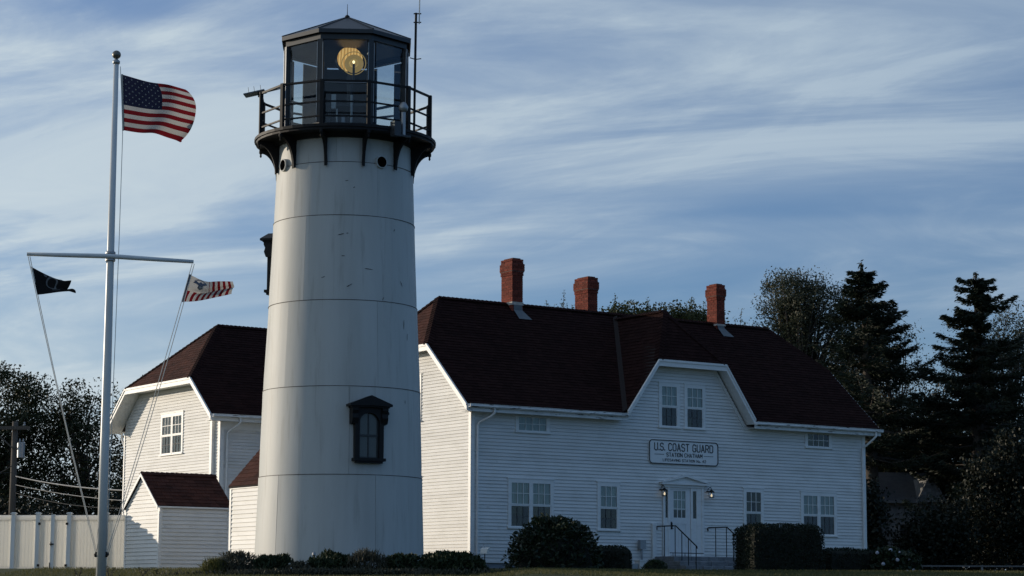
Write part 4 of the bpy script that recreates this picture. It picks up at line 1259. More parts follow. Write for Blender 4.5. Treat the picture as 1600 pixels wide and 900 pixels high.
for a in GA:
    r1 = DR - 0.04; zb = 9.66
    ri = lambda z: rad(z) + 0.004
    N = 10; inner, outer = [], []
    for i in range(N + 1):
        t = i / N * math.pi / 2
        z = zb + (DZ0 - 0.06 - zb) * math.sin(t)
        r = ri(zb) + 0.02 + (r1 - ri(zb) - 0.02) * (1 - math.cos(t))
        outer.append((r + 0.055, z - 0.015)); inner.append((r - 0.005, z + 0.02))
    b = MB(); sx = Vector((math.cos(a), math.sin(a), 0)) * 0.032
    for i in range(N):
        q = [inner[i], outer[i], outer[i+1], inner[i+1]]
        P3 = [Vector(tp(a, r, z)) for r, z in q]
        b.hexa([p - sx for p in P3], [p + sx for p in P3])
    # the plate web between the curve, the deck and the tower wall
    sw_ = Vector((math.cos(a), math.sin(a), 0)) * 0.014
    for i in range(N):
        q = [(rad(outer[i][1]) - 0.01, inner[i][1]), inner[i], inner[i+1], (rad(outer[i+1][1]) - 0.01, inner[i+1][1])]
        if q[1][0] <= q[0][0]: continue
        P3 = [Vector(tp(a, r, z)) for r, z in q]
        b.hexa([p - sw_ for p in P3], [p + sw_ for p in P3])
    b.beam(tp(a, ri(10.3), DZ0 - 0.045), tp(a, r1 + 0.04, DZ0 - 0.045), 0.065, 0.09)
    br = b.build('bracket', M['black'], light)
    MB().lathe([(0.012, -0.17), (0.030, -0.13), (0.018, -0.10), (0.045, -0.05), (0.045, 0.0)], tp(a, DR - 0.03, DZ0 - 0.02), 8).build('drop_finial', M['black'], br)
# railing: twelve posts, three polygonal rails
PR = 2.17
for a in GA:
    MB().beam(tp(a, PR, DZ1), tp(a, PR, 11.70), 0.088, 0.088, up=tp(a, 1, 0)).build('railing_post', M['black'], light)
for z, th in ((11.67, 0.050), (11.16, 0.038), (10.80, 0.038)):
    for k in range(12):
        a0, a1 = GA[k], GA[(k + 1) % 12]
        MB().beam(tp(a0, PR, z), tp(a1, PR, z), th, th).build('rail', M['black'], light)

# lantern: eight-sided glazed room
OA = [R(3.5 + 45 * k - 22.5) for k in range(8)]
LR, LZ0, LZ1 = 1.60, DZ1, 13.00
lan = bpy.data.objects.new('lantern_room', None); COL.objects.link(lan); lan.parent = light
lan['label'] = 'eight-sided black glazed lantern room'
b = MB()
for k in range(8):
    q0, q1 = tp(OA[k], LR + 0.03, 0), tp(OA[(k+1) % 8], LR + 0.03, 0); i0, i1 = tp(OA[k], LR - 0.10, 0), tp(OA[(k+1) % 8], LR - 0.10, 0)
    for z0, z1, nm in ((LZ0, LZ0 + 0.20, 'sill_panel'), (12.86, LZ1, 'head_panel')):
        MB().hexa([(q0[0], q0[1], z0), (q1[0], q1[1], z0), (i1[0], i1[1], z0), (i0[0], i0[1], z0)], [(q0[0], q0[1], z1), (q1[0], q1[1], z1), (i1[0], i1[1], z1), (i0[0], i0[1], z1)]).build(nm, M['lantern_frame'], lan)
for k in range(8):
    a = OA[k]
    m_ = MB(); m_.beam(tp(a, LR - 0.02, LZ0 + 0.20), tp(a, LR - 0.02, 12.86), 0.13, 0.11, up=tp(a, 1, 0)); m_.build('mullion', M['lantern_frame'], lan)
    m2 = MB(); m2.beam(tp(a + 0.045, LR + 0.045, LZ0 + 0.22), tp(a + 0.045, LR + 0.045, 12.78), 0.014, 0.014, up=tp(a, 1, 0)); m2.beam(tp(a - 0.045, LR + 0.045, LZ0 + 0.22), tp(a - 0.045, LR + 0.045, 12.78), 0.014, 0.014, up=tp(a, 1, 0)); m2.build('glazing_bead', M['steel'], lan)
    p0, p1 = Vector(tp(OA[k], LR - 0.03, 0)), Vector(tp(OA[(k+1) % 8], LR - 0.03, 0))
    d = (p1 - p0).normalized(); nn = Vector((d.y, -d.x, 0)); p0 = p0 + d * 0.06; p1 = p1 - d * 0.06
    split = [11.80] if k == 0 else []
    zs_ = [LZ0 + 0.20] + split + [12.86]
    for z0, z1 in zip(zs_, zs_[1:]):
        g = MB(); g.hexa([(p0.x, p0.y, z0), (p1.x, p1.y, z0), (p1.x + nn.x*0.01, p1.y + nn.y*0.01, z0), (p0.x + nn.x*0.01, p0.y + nn.y*0.01, z0)],
                         [(p0.x, p0.y, z1), (p1.x, p1.y, z1), (p1.x + nn.x*0.01, p1.y + nn.y*0.01, z1), (p0.x + nn.x*0.01, p0.y + nn.y*0.01, z1)])
        g.build('glass_pane', M['lantern_glass'], lan)
    if split:
        t_ = MB(); t_.beam(p0 + nn * 0.02 + Vector((0, 0, 11.80)), p1 + nn * 0.02 + Vector((0, 0, 11.80)), 0.06, 0.06); t_.build('transom', M['steel'], lan)
    if k in (3, 4, 5):
        t_ = MB()
        for z in (11.75, 11.2): t_.beam(p0 + Vector((0, 0, z)), p1 + Vector((0, 0, z)), 0.05, 0.06)
        t_.build('transom', M['lantern_frame'], lan)
    for f0, f1 in {2: [(0.0, 1.0)], 6: [(0.0, 1.0)], 4: [(0.0, 1.0)], 3: [(0.0, 0.22), (0.80, 1.0)], 5: [(0.0, 0.66), (0.96, 1.0)]}.get(k, []):
        # solid sheet-metal panels on the landward sides
        t_ = MB(); q0 = p0.lerp(p1, f0) - nn * 0.03; q1 = p0.lerp(p1, f1) - nn * 0.03
        t_.hexa([(q0.x, q0.y, LZ0 + 0.2), (q1.x, q1.y, LZ0 + 0.2), (q1.x - nn.x*0.02, q1.y - nn.y*0.02, LZ0 + 0.2), (q0.x - nn.x*0.02, q0.y - nn.y*0.02, LZ0 + 0.2)],
                [(q0.x, q0.y, 12.8), (q1.x, q1.y, 12.8), (q1.x - nn.x*0.02, q1.y - nn.y*0.02, 12.8), (q0.x - nn.x*0.02, q0.y - nn.y*0.02, 12.8)])
        t_.build('blind_panel', M['lantern_frame'], lan)
fl_ = MB(); fl_.prism([tp(a, LR - 0.11, DZ1 + 0.002) for a in OA], (0, 0, 0.05)); fl_.build('lantern_floor', M['lantern_frame'], lan)
# roof
RR, RE, RPK = 1.74, 13.10, 13.82
for k in range(8):
    e0, e1 = Vector(tp(OA[k], RR, RE)), Vector(tp(OA[(k+1) % 8], RR, RE)); pk = Vector((0, 0, RPK))
    b = MB(); b.hexa([e0 - Vector((0,0,0.03)), e1 - Vector((0,0,0.03)), pk - Vector((0,0,0.05)) + (e1 - pk) * 0.02, pk - Vector((0,0,0.05)) + (e0 - pk) * 0.02], [e0, e1, pk + (e1 - pk) * 0.02, pk + (e0 - pk) * 0.02])
    b.build('roof_panel', M['lantern_roof'], lan)
    MB().beam(e0 + Vector((0, 0, 0.012)), pk + Vector((0, 0, 0.005)), 0.035, 0.03).build('roof_rib', M['lantern_roof'], lan)
    f = MB(); f.hexa([e0 - Vector((0,0,0.10)), e1 - Vector((0,0,0.10)), Vector((e1.x*0.985, e1.y*0.985, e1.z-0.10)), Vector((e0.x*0.985, e0.y*0.985, e0.z-0.10))],
                     [e0 - Vector((0,0,0.031)), e1 - Vector((0,0,0.031)), Vector((e1.x*0.985, e1.y*0.985, e1.z-0.031)), Vector((e0.x*0.985, e0.y*0.985, e0.z-0.031))])
    f.build('roof_fascia', M['lantern_frame'], lan)
    # small vent hoods under the eave
    mid = (e0 + e1) / 2
    MB().beam(Vector((mid.x*0.90, mid.y*0.90, 12.93)) - (e1-e0)*0.10, Vector((mid.x*0.90, mid.y*0.90, 12.93)) + (e1-e0)*0.10, 0.06, 0.05).build('vent_hood', M['black'], lan)
ce = MB(); ce.prism([tp(a, LR - 0.10, 12.97) for a in OA], (0, 0, 0.03)); ce.build('lantern_ceiling', M['lantern_frame'], lan)
sp = MB(); sp.lathe([(0.07, -0.02), (0.06, 0.03), (0.02, 0.06)], (0, 0, RPK), 10); sp.tube([(0, 0, RPK), (0, 0, RPK + 0.34)], [0.012, 0.006], 6); sp.build('lightning_rod', M['black'], lan)

# rotating beacon standing in the lantern (a thing of its own)
bea = thing('rotating_beacon', 'glowing golden round lens of the rotating beacon inside the lantern', 'beacon', (TX + 0.12, TY - 0.15, DZ1 + 0.05), 0)
def stripes(nt, b):
    tcn = nt.nodes.new('ShaderNodeTexCoord'); wv = nt.nodes.new('ShaderNodeTexWave')
    wv.inputs['Scale'].default_value = 4.0; wv.inputs['Distortion'].default_value = 2.2; wv.inputs['Detail'].default_value = 3
    nt.links.new(tcn.outputs['Object'], wv.inputs['Vector'])
    mx = nt.nodes.new('ShaderNodeMix'); mx.data_type = 'RGBA'
    nt.links.new(wv.outputs['Fac'], mx.inputs['Factor'])
    mx.inputs['A'].default_value = (0.55, 0.27, 0.06, 1); mx.inputs['B'].default_value = (0.95, 0.60, 0.20, 1)
    nt.links.new(mx.outputs['Result'], b.inputs['Emission Color']); nt.links.new(mx.outputs['Result'], b.inputs['Base Color'])
    b.inputs['Emission Strength'].default_value = 0.85
M['lens'] = mat('fluted_golden_lens', (0.7, 0.4, 0.12), 0.15, extra=stripes)
M['lens_rim'] = mat('brass_lens_rim', (0.30, 0.24, 0.10), 0.35, metal=0.6)
def disc(T, r, prof, n=28):
    vs, fs = [], []
    for (rr, d) in prof:
        vs += [T(rr * r * math.cos(2*math.pi*i/n), rr * r * math.sin(2*math.pi*i/n), d) for i in range(n)]
    for k in range(len(prof) - 1):
        fs += [(k*n+i, k*n+(i+1)%n, (k+1)*n+(i+1)%n, (k+1)*n+i) for i in range(n)]
    fs += [tuple(range((len(prof)-1)*n, len(prof)*n))]
    return vs, fs
def drum(cx, cz, yaw, r, depth, fwd, lensmat):
    c, s = math.cos(yaw), math.sin(yaw)
    T = lambda x, z, d: (cx + x * c - d * s, -d * c - x * s, cz + z)
    b = MB(); vs, fs = disc(T, r, [(0.75, -depth), (1.0, -depth + 0.06), (1.04, fwd), (0.98, fwd + 0.01)]); b.add(vs, fs)
    d = b.build('beacon_drum', M['lantern_frame'], bea, smooth=True); d.data.set_sharp_from_angle(angle=R(35))
    b = MB(); vs, fs = disc(T, r, [(0.97, fwd + 0.012), (0.85, fwd + 0.05), (0.6, fwd + 0.085), (0.3, fwd + 0.105), (0.02, fwd + 0.11)]); b.add(vs, fs)
    b.build('lens', lensmat, bea, smooth=True)
drum(-0.03, 2.06, R(-14), 0.335, 0.24, 0.02, M['lens'])
rm = MB()
for k in range(28):
    a0, a1 = 2*math.pi*k/28, 2*math.pi*(k+1)/28
    for rr in (0.30, 0.11):
        rm.tube([(0.10 + rr*math.cos(a0), -0.36, 1.88 + rr*0.98*math.sin(a0)), (0.10 + rr*math.cos(a1), -0.36, 1.88 + rr*0.98*math.sin(a1))], 0.012 if rr > .2 else 0.016, 5, cap=False)
M['lens_ring'] = mat('glowing_brass_lens_ring', (0.45, 0.34, 0.14), 0.3, metal=0.4, extra=lambda nt, b: (b.inputs['Emission Color'].__setattr__('default_value', (0.9, 0.62, 0.2, 1)), b.inputs['Emission Strength'].__setattr__('default_value', 0.25)))  # brass given its own glow, for the bright crescent on the ring
rm.build('lens_ring', M['lens_ring'], bea)
M['lens_dim'] = mat('dim_gold_lens_glass', (0.22, 0.17, 0.07), 0.12, extra=lambda nt, b: (b.inputs['Emission Color'].__setattr__('default_value', (0.75, 0.50, 0.16, 1)), b.inputs['Emission Strength'].__setattr__('default_value', 0.35)))
bk = MB(); vs, fs = disc(lambda x, z, d: (0.10 + x, -0.30 - d, 1.88 + z), 0.24, [(1.0, 0.0), (0.7, 0.03), (0.05, 0.04)]); bk.add(vs, fs); bk.build('rear_lens', M['lens_dim'], bea, smooth=True)
M['arc'] = emit_mat('lit_beacon_filament', (1.0, 0.78, 0.40), 2.2)
MB().lathe([(0.01, -0.04), (0.03, -0.02), (0.032, 0.02), (0.01, 0.04)], (0.10, -0.40, 1.90), 10).build('lamp_bulb', M['arc'], bea, smooth=True)
st = MB(); st.tube([(0.10, -0.36, 1.40), (0.10, -0.36, 1.86)], 0.03, 8); st.tube([(0, 0, 0.85), (0, 0, 1.75)], 0.09, 10); st.lathe([(0.16, 0.84), (0.16, 0.90)], (0, 0, 0), 12); st.build('yoke', M['lantern_frame'], bea)
tb = MB(); tb.box(-0.55, 0.5, -0.30, 0.35, 0.80, 0.86)
for x in (-0.5, 0.45):
    for y in (-0.25, 0.30): tb.tube([(x, y, 0), (x, y, 0.80)], 0.03, 6)
tb.build('stand', M['lantern_frame'], bea)
eqp = thing('lamp_control_gear', 'pale metal control gear on the lantern floor below the beacon', 'equipment', (TX - 0.15, TY - 0.95, DZ1 + 0.05), 0)
M['pale_metal'] = mat('pale_enamel', (0.62, 0.63, 0.60), 0.4)
MB().box(-0.14, -0.03, 0.0, 0.12, 0.62, 0.98).build('switch_box', M['pale_metal'], eqp)
MB().tube([(0.0, 0.05, 0.16), (0.0, 0.05, 0.62)], 0.022, 6).build('post', M['pale_metal'], eqp)
MB().tube([(0.34, 0.25, 0.1), (0.34, 0.25, 1.02)], 0.03, 8).build('pipe', M['pale_metal'], eqp)
MB().box(-0.20, 0.30, -0.10, 0.18, 0.0, 0.14).build('base_box', M['pale_metal'], eqp)
MB().box(-0.10, 0.24, -0.04, 0.12, 0.14, 0.24).build('motor', M['steel'], eqp)
MB().box(0.12, 0.20, -0.05, 0.10, 0.24, 0.40).build('gearbox', M['steel'], eqp)

# things fixed to the gallery
def gpt(angdeg, r, z): p = tp(R(angdeg), r, z); return Vector((TX + p[0], TY + p[1], p[2]))
so_ = thing('solar_panel', 'tilted solar panel on a strut at the left of the gallery railing', 'solar panel', gpt(-83, 2.2, 11.74), 0)
M['cell'] = mat('solar_cell_glass', (0.10, 0.12, 0.16), 0.25)
sb = MB(); sb.hexa([(-0.34, -0.28, -0.06), (0.18, -0.28, 0.06), (0.18, 0.28, 0.10), (-0.34, 0.28, -0.02)], [(-0.345, -0.28, -0.035), (0.175, -0.28, 0.085), (0.175, 0.28, 0.125), (-0.345, 0.28, 0.005)])
sb.build('panel', M['cell'], so_)
MB().tube([(0.1, 0, 0.05), (0.42, -0.05, 0.12), (0.62, -0.1, 0.16)], 0.022, 6).build('strut', M['steel'], so_)
MB().tube([(0.02, 0, -0.06), (0.02, 0, 0.04)], 0.03, 6).build('mount', M['black'], so_)
for x in (-0.2, -0.06, 0.1): MB().tube([(x, -0.29, -0.03 + (x + 0.2) * 0.2), (x - 0.02, -0.30, 0.12 + (x + 0.2) * 0.2)], 0.005, 4).build('bird_spike', M['black'], so_)
an_ = thing('whip_antenna', 'thin radio antenna mast rising above the right of the gallery', 'antenna', gpt(55, 2.17, 10.6), 0)
MB().tube([(0, 0, 0), (0.02, 0, 3.0)], 0.030, 8).build('mast', M['black'], an_)
MB().tube([(0.10, 0, 2.72), (0.12, 0, 4.6)], [0.018, 0.012], 6).build('whip', M['pale_metal'], an_)
for z in (2.76, 2.98): MB().tube([(-0.04, 0, z), (0.15, 0, z)], 0.016, 6).build('clamp', M['black'], an_)
MB().tube([(-0.12, 0, 1.86), (0.02, 0, 1.82), (0.16, 0, 1.84)], 0.013, 6).build('cross_rod', M['black'], an_)
fg = thing('fog_detector', 'grey detector box hung outside the gallery railing on the right', 'instrument', gpt(40, 2.32, 10.35), R(40))
MB().box(-0.26, -0.06, -0.08, 0.10, 0.0, 0.36).build('housing', M['lantern_roof'], fg)
MB().tube([(0.06, 0, 0.05), (0.06, 0, 0.62)], 0.055, 8).build('stem', M['steel'], fg)
MB().lathe([(0.02, 0.60), (0.10, 0.66), (0.12, 0.76), (0.06, 0.86), (0.02, 0.88)], (0.06, 0, 0), 12).build('sensor_head', M['steel'], fg, smooth=True)
MB().box(-0.08, 0.26, -0.05, 0.05, 0.02, 0.06).build('arm', M['lantern_roof'], fg)

# ---------------------------------------------------------------- flagpole with yardarm
FX, FY, FZ = -9.09, 49.0, -0.22
pole = thing('flagpole', 'tall white flagpole with ball top and crossing yardarm', 'flagpole', (FX, FY, FZ), 0)
MB().tube([(0, 0, -0.2), (0, 0, 3.0), (0, 0, 7.0), (0, 0, 11.60)], [0.112, 0.104, 0.085, 0.058], 20).build('mast', M['pole'], pole, smooth=True)
MB().lathe([(0.055, 11.55), (0.085, 11.58), (0.085, 11.63), (0.03, 11.68), (0.02, 11.70)], (0, 0, 0), 16).build('truck', M['steel'], pole, smooth=True)
M['ball'] = mat('tarnished_gilt_ball', (0.16, 0.15, 0.13), 0.4, metal=0.6)
MB().lathe([(0.1 * math.sin(math.pi * i / 12) + 0.001, 11.78 - 0.1 * math.cos(math.pi * i / 12)) for i in range(13)], (0, 0, 0), 18).build('ball', M['ball'], pole, smooth=True)
YL, YRt = Vector((-1.80, -0.42, 7.08)), Vector((1.82, 0.42, 7.05))
MB().tube([YL, YL * 0.5 + Vector((0, 0, 3.55)), Vector((0, -0.09, 7.09)), YRt * 0.5 + Vector((0, 0, 3.55)), YRt], [0.042, 0.050, 0.055, 0.050, 0.042], 14).build('yardarm', M['pole'], pole, smooth=True)
cl = MB(); cl.lathe([(0.10, 6.98), (0.115, 7.0), (0.115, 7.03), (0.10, 7.05)], (0, 0, 0), 16); cl.lathe([(0.10, 7.14), (0.115, 7.16), (0.115, 7.19), (0.10, 7.21)], (0, 0, 0), 16)
for s in (-0.07, 0.07): cl.tube([(s, -0.02, 6.90), (s, -0.10, 7.08), (s, -0.02, 7.26)], 0.012, 6)
cl.build('yard_clamp', M['steel'], pole)
for s in (-1, 1):
    c = MB(); c.box(s * 0.10 - 0.03, s * 0.10 + 0.03, -0.05, 0.05, 0.34, 0.46); c.tube([(s * 0.13, -0.08, 0.36), (s * 0.15, 0, 0.40), (s * 0.13, 0.08, 0.44)], 0.018, 6); c.build('cleat', M['black'], pole)
def rope(name, lab, pts_list, r=0.009, m=None):
    b = MB()
    for pts in pts_list: b.tube(pts, r, 5)
    return tag(b.build(name, m or M['rope'], loc=(FX, FY, FZ)), lab, 'rope', 'flagpole halyards')
def sagline(p, q, sag, n=8):
    p, q = Vector(p), Vector(q)
    return [p.lerp(q, i / n) - Vector((0, 0, sag * 4 * (i / n) * (1 - i / n))) for i in range(n + 1)]
yl, yr_ = YL + Vector((0.03, 0, -0.05)), YRt + Vector((-0.03, 0, -0.05))
rope('halyard', 'pair of thin ropes slanting from the left yard end to the pole foot', [sagline(yl, (-0.12, -0.03, 0.42), 0.10), sagline(yl + Vector((0.04, 0, 0)), (-0.10, 0.03, 0.42), 0.16)])
rope('halyard', 'pair of thin ropes slanting from the right yard end to the pole foot', [sagline(yr_, (0.12, -0.03, 0.42), 0.10), sagline(yr_ + Vector((0.05, 0, 0)), (0.14, 0.03, 0.42), 0.20)])
rope('halyard', 'rope hanging close along the right side of the flagpole mast', [[(0.10, -0.02, 11.5), (0.15, -0.03, 10.8), (0.20, -0.03, 9.9), (0.19, -0.02, 7.5), (0.12, -0.02, 0.6)]], 0.008)

def cloth(name, c, t=0.4):
    m = mat(name, c, 0.85, spec=0.2, noise=(5, tuple(x * 0.86 for x in c), 0.4, 0.8, ones))
    backlit_vinyl(m, tuple(min(1, x * 0.8) for x in c), t)
    return m
M['f_red'], M['f_white'], M['f_blue'], M['f_black'] = cloth('red_bunting', (0.20, 0.012, 0.018)), cloth('white_bunting', (0.56, 0.545, 0.51)), cloth('navy_bunting', (0.016, 0.020, 0.050)), cloth('black_bunting', (0.008, 0.008, 0.009), 0.1)
M['f_grey'] = cloth('grey_print', (0.14, 0.145, 0.15), 0.1)
M['f_ink'] = cloth('blue_grey_print', (0.17, 0.19, 0.25), 0.2)
def lerp(a, b, t): return a + (b - a) * t
def flag_sheet(parent, S, nu, nv, matidx, mats, name='sheet'):
    b = MB()
    for j in range(nv + 1):
        for i in range(nu + 1):
            b.v.append(S(i / nu, j / nv))
    for j in range(nv):
        for i in range(nu):
            b.f.append((j*(nu+1)+i, j*(nu+1)+i+1, (j+1)*(nu+1)+i+1, (j+1)*(nu+1)+i)); b.m.append(matidx((i + 0.5) / nu, (j + 0.5) / nv))
    return b.build(name, mats, parent, smooth=True)
def on_sheet(S, s, t, off):
    e = 1e-3
    p = Vector(S(s, t)); du = Vector(S(s + e, t)) - p; dv = Vector(S(s, t + e)) - p
    n = du.cross(dv).normalized()
    return p + n * off
def mark(S, poly, off):
    return [tuple(on_sheet(S, s, t, off)) for s, t in poly]

usf = thing('national_flag', 'large American flag flying at the top of the flagpole', 'flag', (FX, FY, FZ), 0)
def S_us(s, t):
    x0, z0 = lerp(0.15, 0.21, t), lerp(11.31, 10.01, t)
    xe = 1.58 + 0.30 * math.sin(math.pi * min(1, t * 1.02)) ** 0.8 - 0.12 * t
    q = min(s / 0.82, 1.0); cu = max(0.0, s - 0.82) / 0.18
    rip = 0.028 * math.sin(q * 13.0 + 2.0 * t) * q * q
    x = lerp(x0, xe, q) + 0.02 * math.sin(9 * t) * q - cu * (0.10 + 0.16 * math.sin(math.pi * t) + 0.10 * math.sin(11 * t))
    z = z0 - lerp(0.34, 0.17, t) * q - 0.035 * math.sin(q * 5.2 + 1.5 * t) * q + rip + cu * 0.11 * math.sin(8.5 * t + 0.3)
    if t > 0.72: z -= 0.05 * q ** 5 * (t - 0.72) / 0.28
    y = -0.02 + 0.15 * math.sin(q * 6.4 + 1.3 * t) * q + 0.07 * math.sin(q * 13.0 + 3.0 * t) * q + 0.16 * q * q + cu * (0.16 + 0.12 * math.sin(7 * t))
    return (x, y, z)
CS, CT = 0.455, 7 / 13
flag_sheet(usf, S_us, 66, 39, lambda s, t: 2 if (s < CS and t < CT) else (0 if int(t * 13) % 2 == 0 else 1), [M['f_red'], M['f_white'], M['f_blue']])
for r_ in range(9):
    for c in range(6 if r_ % 2 == 0 else 5):
        sc_, tcn_ = CS * (0.085 + 0.166 * c + (0.083 if r_ % 2 else 0)), CT * (0.10 + 0.10 * r_)
        poly = []
        for k in range(10):
            a = math.pi / 2 + k * math.pi / 5; rr = 0.021 if k % 2 == 0 else 0.0085
            poly.append((sc_ + rr * math.cos(a) * 0.55, tcn_ - rr * math.sin(a)))
        f_, k_ = mark(S_us, poly, 0.006), mark(S_us, poly, -0.006)      # stitched through: both faces and the edge between
        MB().add(f_ + k_, [tuple(range(10)), tuple(range(19, 9, -1))] + [(i, (i + 1) % 10, 10 + (i + 1) % 10, 10 + i) for i in range(10)]).build('star', M['f_white'], usf)
MB().beam((0.145, -0.02, 11.32), (0.205, -0.02, 10.0), 0.02, 0.04, up=(1, 0, 0)).build('heading', M['f_white'], usf)

bkf = thing('memorial_flag', 'small black pennant-like flag with pale emblem at the left yard end', 'flag', (FX, FY, FZ), 0)
def S_bk(s, t):
    x0, z0 = lerp(-1.70, -1.54, t), lerp(6.80, 6.16, t)
    xe, ze = lerp(-0.90, -0.86, t) + 0.06 * math.sin(9 * t), lerp(6.47, 6.26, t) + 0.04 * math.sin(8 * t)
    if t > 0.62: xe += 0.08 * (t - 0.62) / 0.38
    x = lerp(x0, xe, s); z = lerp(z0, ze, s) - 0.03 * math.sin(math.pi * s) * (1 - t)
    if s > 0.85: z += 0.05 * math.sin(11 * t) * (s - 0.85) / 0.15
    return (x, -0.40 + 0.09 * math.sin(s * 5 + t * 2) * s + 0.30 * s, z)
flag_sheet(bkf, S_bk, 30, 20, lambda s, t: 0, [M['f_black']])
em = MB()
for off in (0.006, -0.006):
    n = 24
    for k in range(n):
        a0, a1 = 2*math.pi*k/n, 2*math.pi*(k+1)/n
        em.add(mark(S_bk, [(0.52 + 0.17*math.cos(a0), 0.42 + 0.33*math.sin(a0)), (0.52 + 0.17*math.cos(a1), 0.42 + 0.33*math.sin(a1)), (0.52 + 0.125*math.cos(a1), 0.42 + 0.25*math.sin(a1)), (0.52 + 0.125*math.cos(a0), 0.42 + 0.25*math.sin(a0))], off), [(0, 1, 2, 3)])
    for x0 in (0.30, 0.72):
        em.add(mark(S_bk, [(x0, 0.08), (x0 + 0.07, 0.08), (x0 + 0.07, 0.2), (x0, 0.2)], off), [(0, 1, 2, 3)])
    em.add(mark(S_bk, [(0.42, 0.80), (0.64, 0.80), (0.64, 0.84), (0.42, 0.84)], off), [(0, 1, 2, 3)])
em.build('emblem', M['f_grey'], bkf)

cgf = thing('ensign_flag', 'small red and white striped ensign with white emblem corner at the right yard end', 'flag', (FX, FY, FZ), 0)
def S_cg(s, t):
    x0, z0 = lerp(1.75, 1.61, t), lerp(6.75, 6.13, t)
    top = 6.75 - 0.15 * math.sin(min(s / 0.45, 1) * math.pi / 2) + 0.05 * max(0, s - 0.45)
    bot = 6.13 + 0.05 * s + 0.16 * s ** 2.2
    z = lerp(top, bot, t)
    x = lerp(x0, 2.70, s ** 0.92) + 0.02 * math.sin(5 * t) - 0.20 * math.exp(-((t - 1.0) / 0.3) ** 2) * s * (1 - s)
    y = 0.42 + 0.16 * s + 0.05 * math.sin(7 * s) + 0.16 * math.exp(-((t - 0.62 + 0.25 * s) / 0.10) ** 2) * min(1, 4 * s)
    return (x, y, z)
def cg_idx(s, t):
    if s < 0.42 and t < 0.56: return 1
    return 0 if int(s * 16) % 2 == 0 else 1
flag_sheet(cgf, S_cg, 64, 26, cg_idx, [M['f_red'], M['f_white']])
em = MB()
for off in (0.006, -0.006):
    body = [(0.20, 0.14), (0.23, 0.10), (0.25, 0.16), (0.33, 0.10), (0.36, 0.20), (0.27, 0.28), (0.28, 0.40), (0.22, 0.46), (0.17, 0.40), (0.18, 0.28), (0.09, 0.22), (0.11, 0.12), (0.19, 0.18)]
    pv = mark(S_cg, body, off); c = tuple(on_sheet(S_cg, 0.22, 0.26, off)); n = len(body)
    em.add([c] + pv, [(0, 1 + k, 1 + (k + 1) % n) for k in range(n)])
    for k in range(12):
        a0, a1 = math.pi * (1.05 + 0.9 * k / 12), math.pi * (1.05 + 0.9 * (k + 0.6) / 12)
        f_ = lambda a, r: (0.22 + 0.15 * r * math.cos(a), 0.28 + 0.27 * r * math.sin(a))
        em.add(mark(S_cg, [f_(a0, 1), f_(a1, 1), f_(a1, 0.8), f_(a0, 0.8)], off), [(0, 1, 2, 3)])
em.build('emblem', M['f_ink'], cgf)
MB().beam((1.745, 0.42, 6.76), (1.605, 0.42, 6.12), 0.02, 0.05, up=(1, 0, 0)).build('heading', M['f_ink'], cgf)

# ---------------------------------------------------------------- vinyl fence with a double gate
def plank(parent, x0, x1, z0, z1, y=0.0):
    b = MB(); c = 0.008
    b.add([(x0, y - 0.012 + c, z0), (x0 + c, y - 0.012, z0), (x1 - c, y - 0.012, z0), (x1, y - 0.012 + c, z0), (x1, y + 0.012, z0), (x0, y + 0.012, z0),
           (x0, y - 0.012 + c, z1), (x0 + c, y - 0.012, z1), (x1 - c, y - 0.012, z1), (x1, y - 0.012 + c, z1), (x1, y + 0.012, z1), (x0, y + 0.012, z1)],
          [(0, 1, 7, 6), (1, 2, 8, 7), (2, 3, 9, 8), (3, 4, 10, 9), (4, 5, 11, 10), (5, 0, 6, 11), (5, 4, 3, 2, 1, 0), (6, 7, 8, 9, 10, 11)])
    return b.build('plank', M['vinyl_board'], parent)
def panel(parent, x0, x1, z0=0.02, z1=1.74):
    MB().box(x0, x1, -0.030, 0.030, z1 - 0.16, z1).build('top_rail', M['vinyl_board'], parent)
    MB().box(x0, x1, -0.030, 0.030, z0, z0 + 0.14).build('bottom_rail', M['vinyl_board'], parent)
    n = max(1, int(round((x1 - x0) / 0.108))); w = (x1 - x0) / n
    for i in range(n): plank(parent, x0 + i * w + 0.001, x0 + (i + 1) * w - 0.001, z0 + 0.14, z1 - 0.16)
def post(parent, x, zt=1.78):
    MB().box(x - 0.062, x + 0.062, -0.062, 0.062, -0.25, zt).build('post', M['vinyl'], parent)
    c = MB(); c.box(x - 0.085, x + 0.085, -0.085, 0.085, zt, zt + 0.025); c.prism([(x - 0.06, -0.06, zt + 0.025), (x + 0.06, -0.06, zt + 0.025), (x + 0.06, 0.06, zt + 0.025), (x - 0.06, 0.06, zt + 0.025)], (0, 0, 0.02)); c.build('post_cap', M['vinyl'], parent)
FPHI = R(6)
def fp(t): return (-11.69 - t * math.cos(FPHI), 66.92 + t * math.sin(FPHI), -0.01)
fence = thing('vinyl_fence', 'white vinyl privacy fence between the gate and the shed', 'fence', fp(1.77), -FPHI, 'white vinyl fencing')
post(fence, 0.0); post(fence, 1.15)
panel(fence, 0.062, 1.088); panel(fence, 1.212, 1.72)
fence2 = thing('vinyl_fence', 'white vinyl fence panel at the far left edge beyond the gate', 'fence', fp(3.52), -FPHI, 'white vinyl fencing')
post(fence2, 0.0); post(fence2, 0.77); panel(fence2, 0.062, 0.708); post(fence2, -1.9); panel(fence2, -1.838, -0.062)
gate = thing('double_gate', 'white vinyl double gate with black latch and hinges', 'gate', fp(2.75), -FPHI)
for x0, x1 in ((0.075, 0.411), (0.531, 0.905)):
    panel(gate, x0, x1)
MB().box(0.413, 0.469, -0.045, 0.035, 0.02, 1.76).build('stile', M['vinyl'], gate)
MB().box(0.473, 0.529, -0.055, 0.035, 0.02, 1.76).build('stile', M['vinyl'], gate)
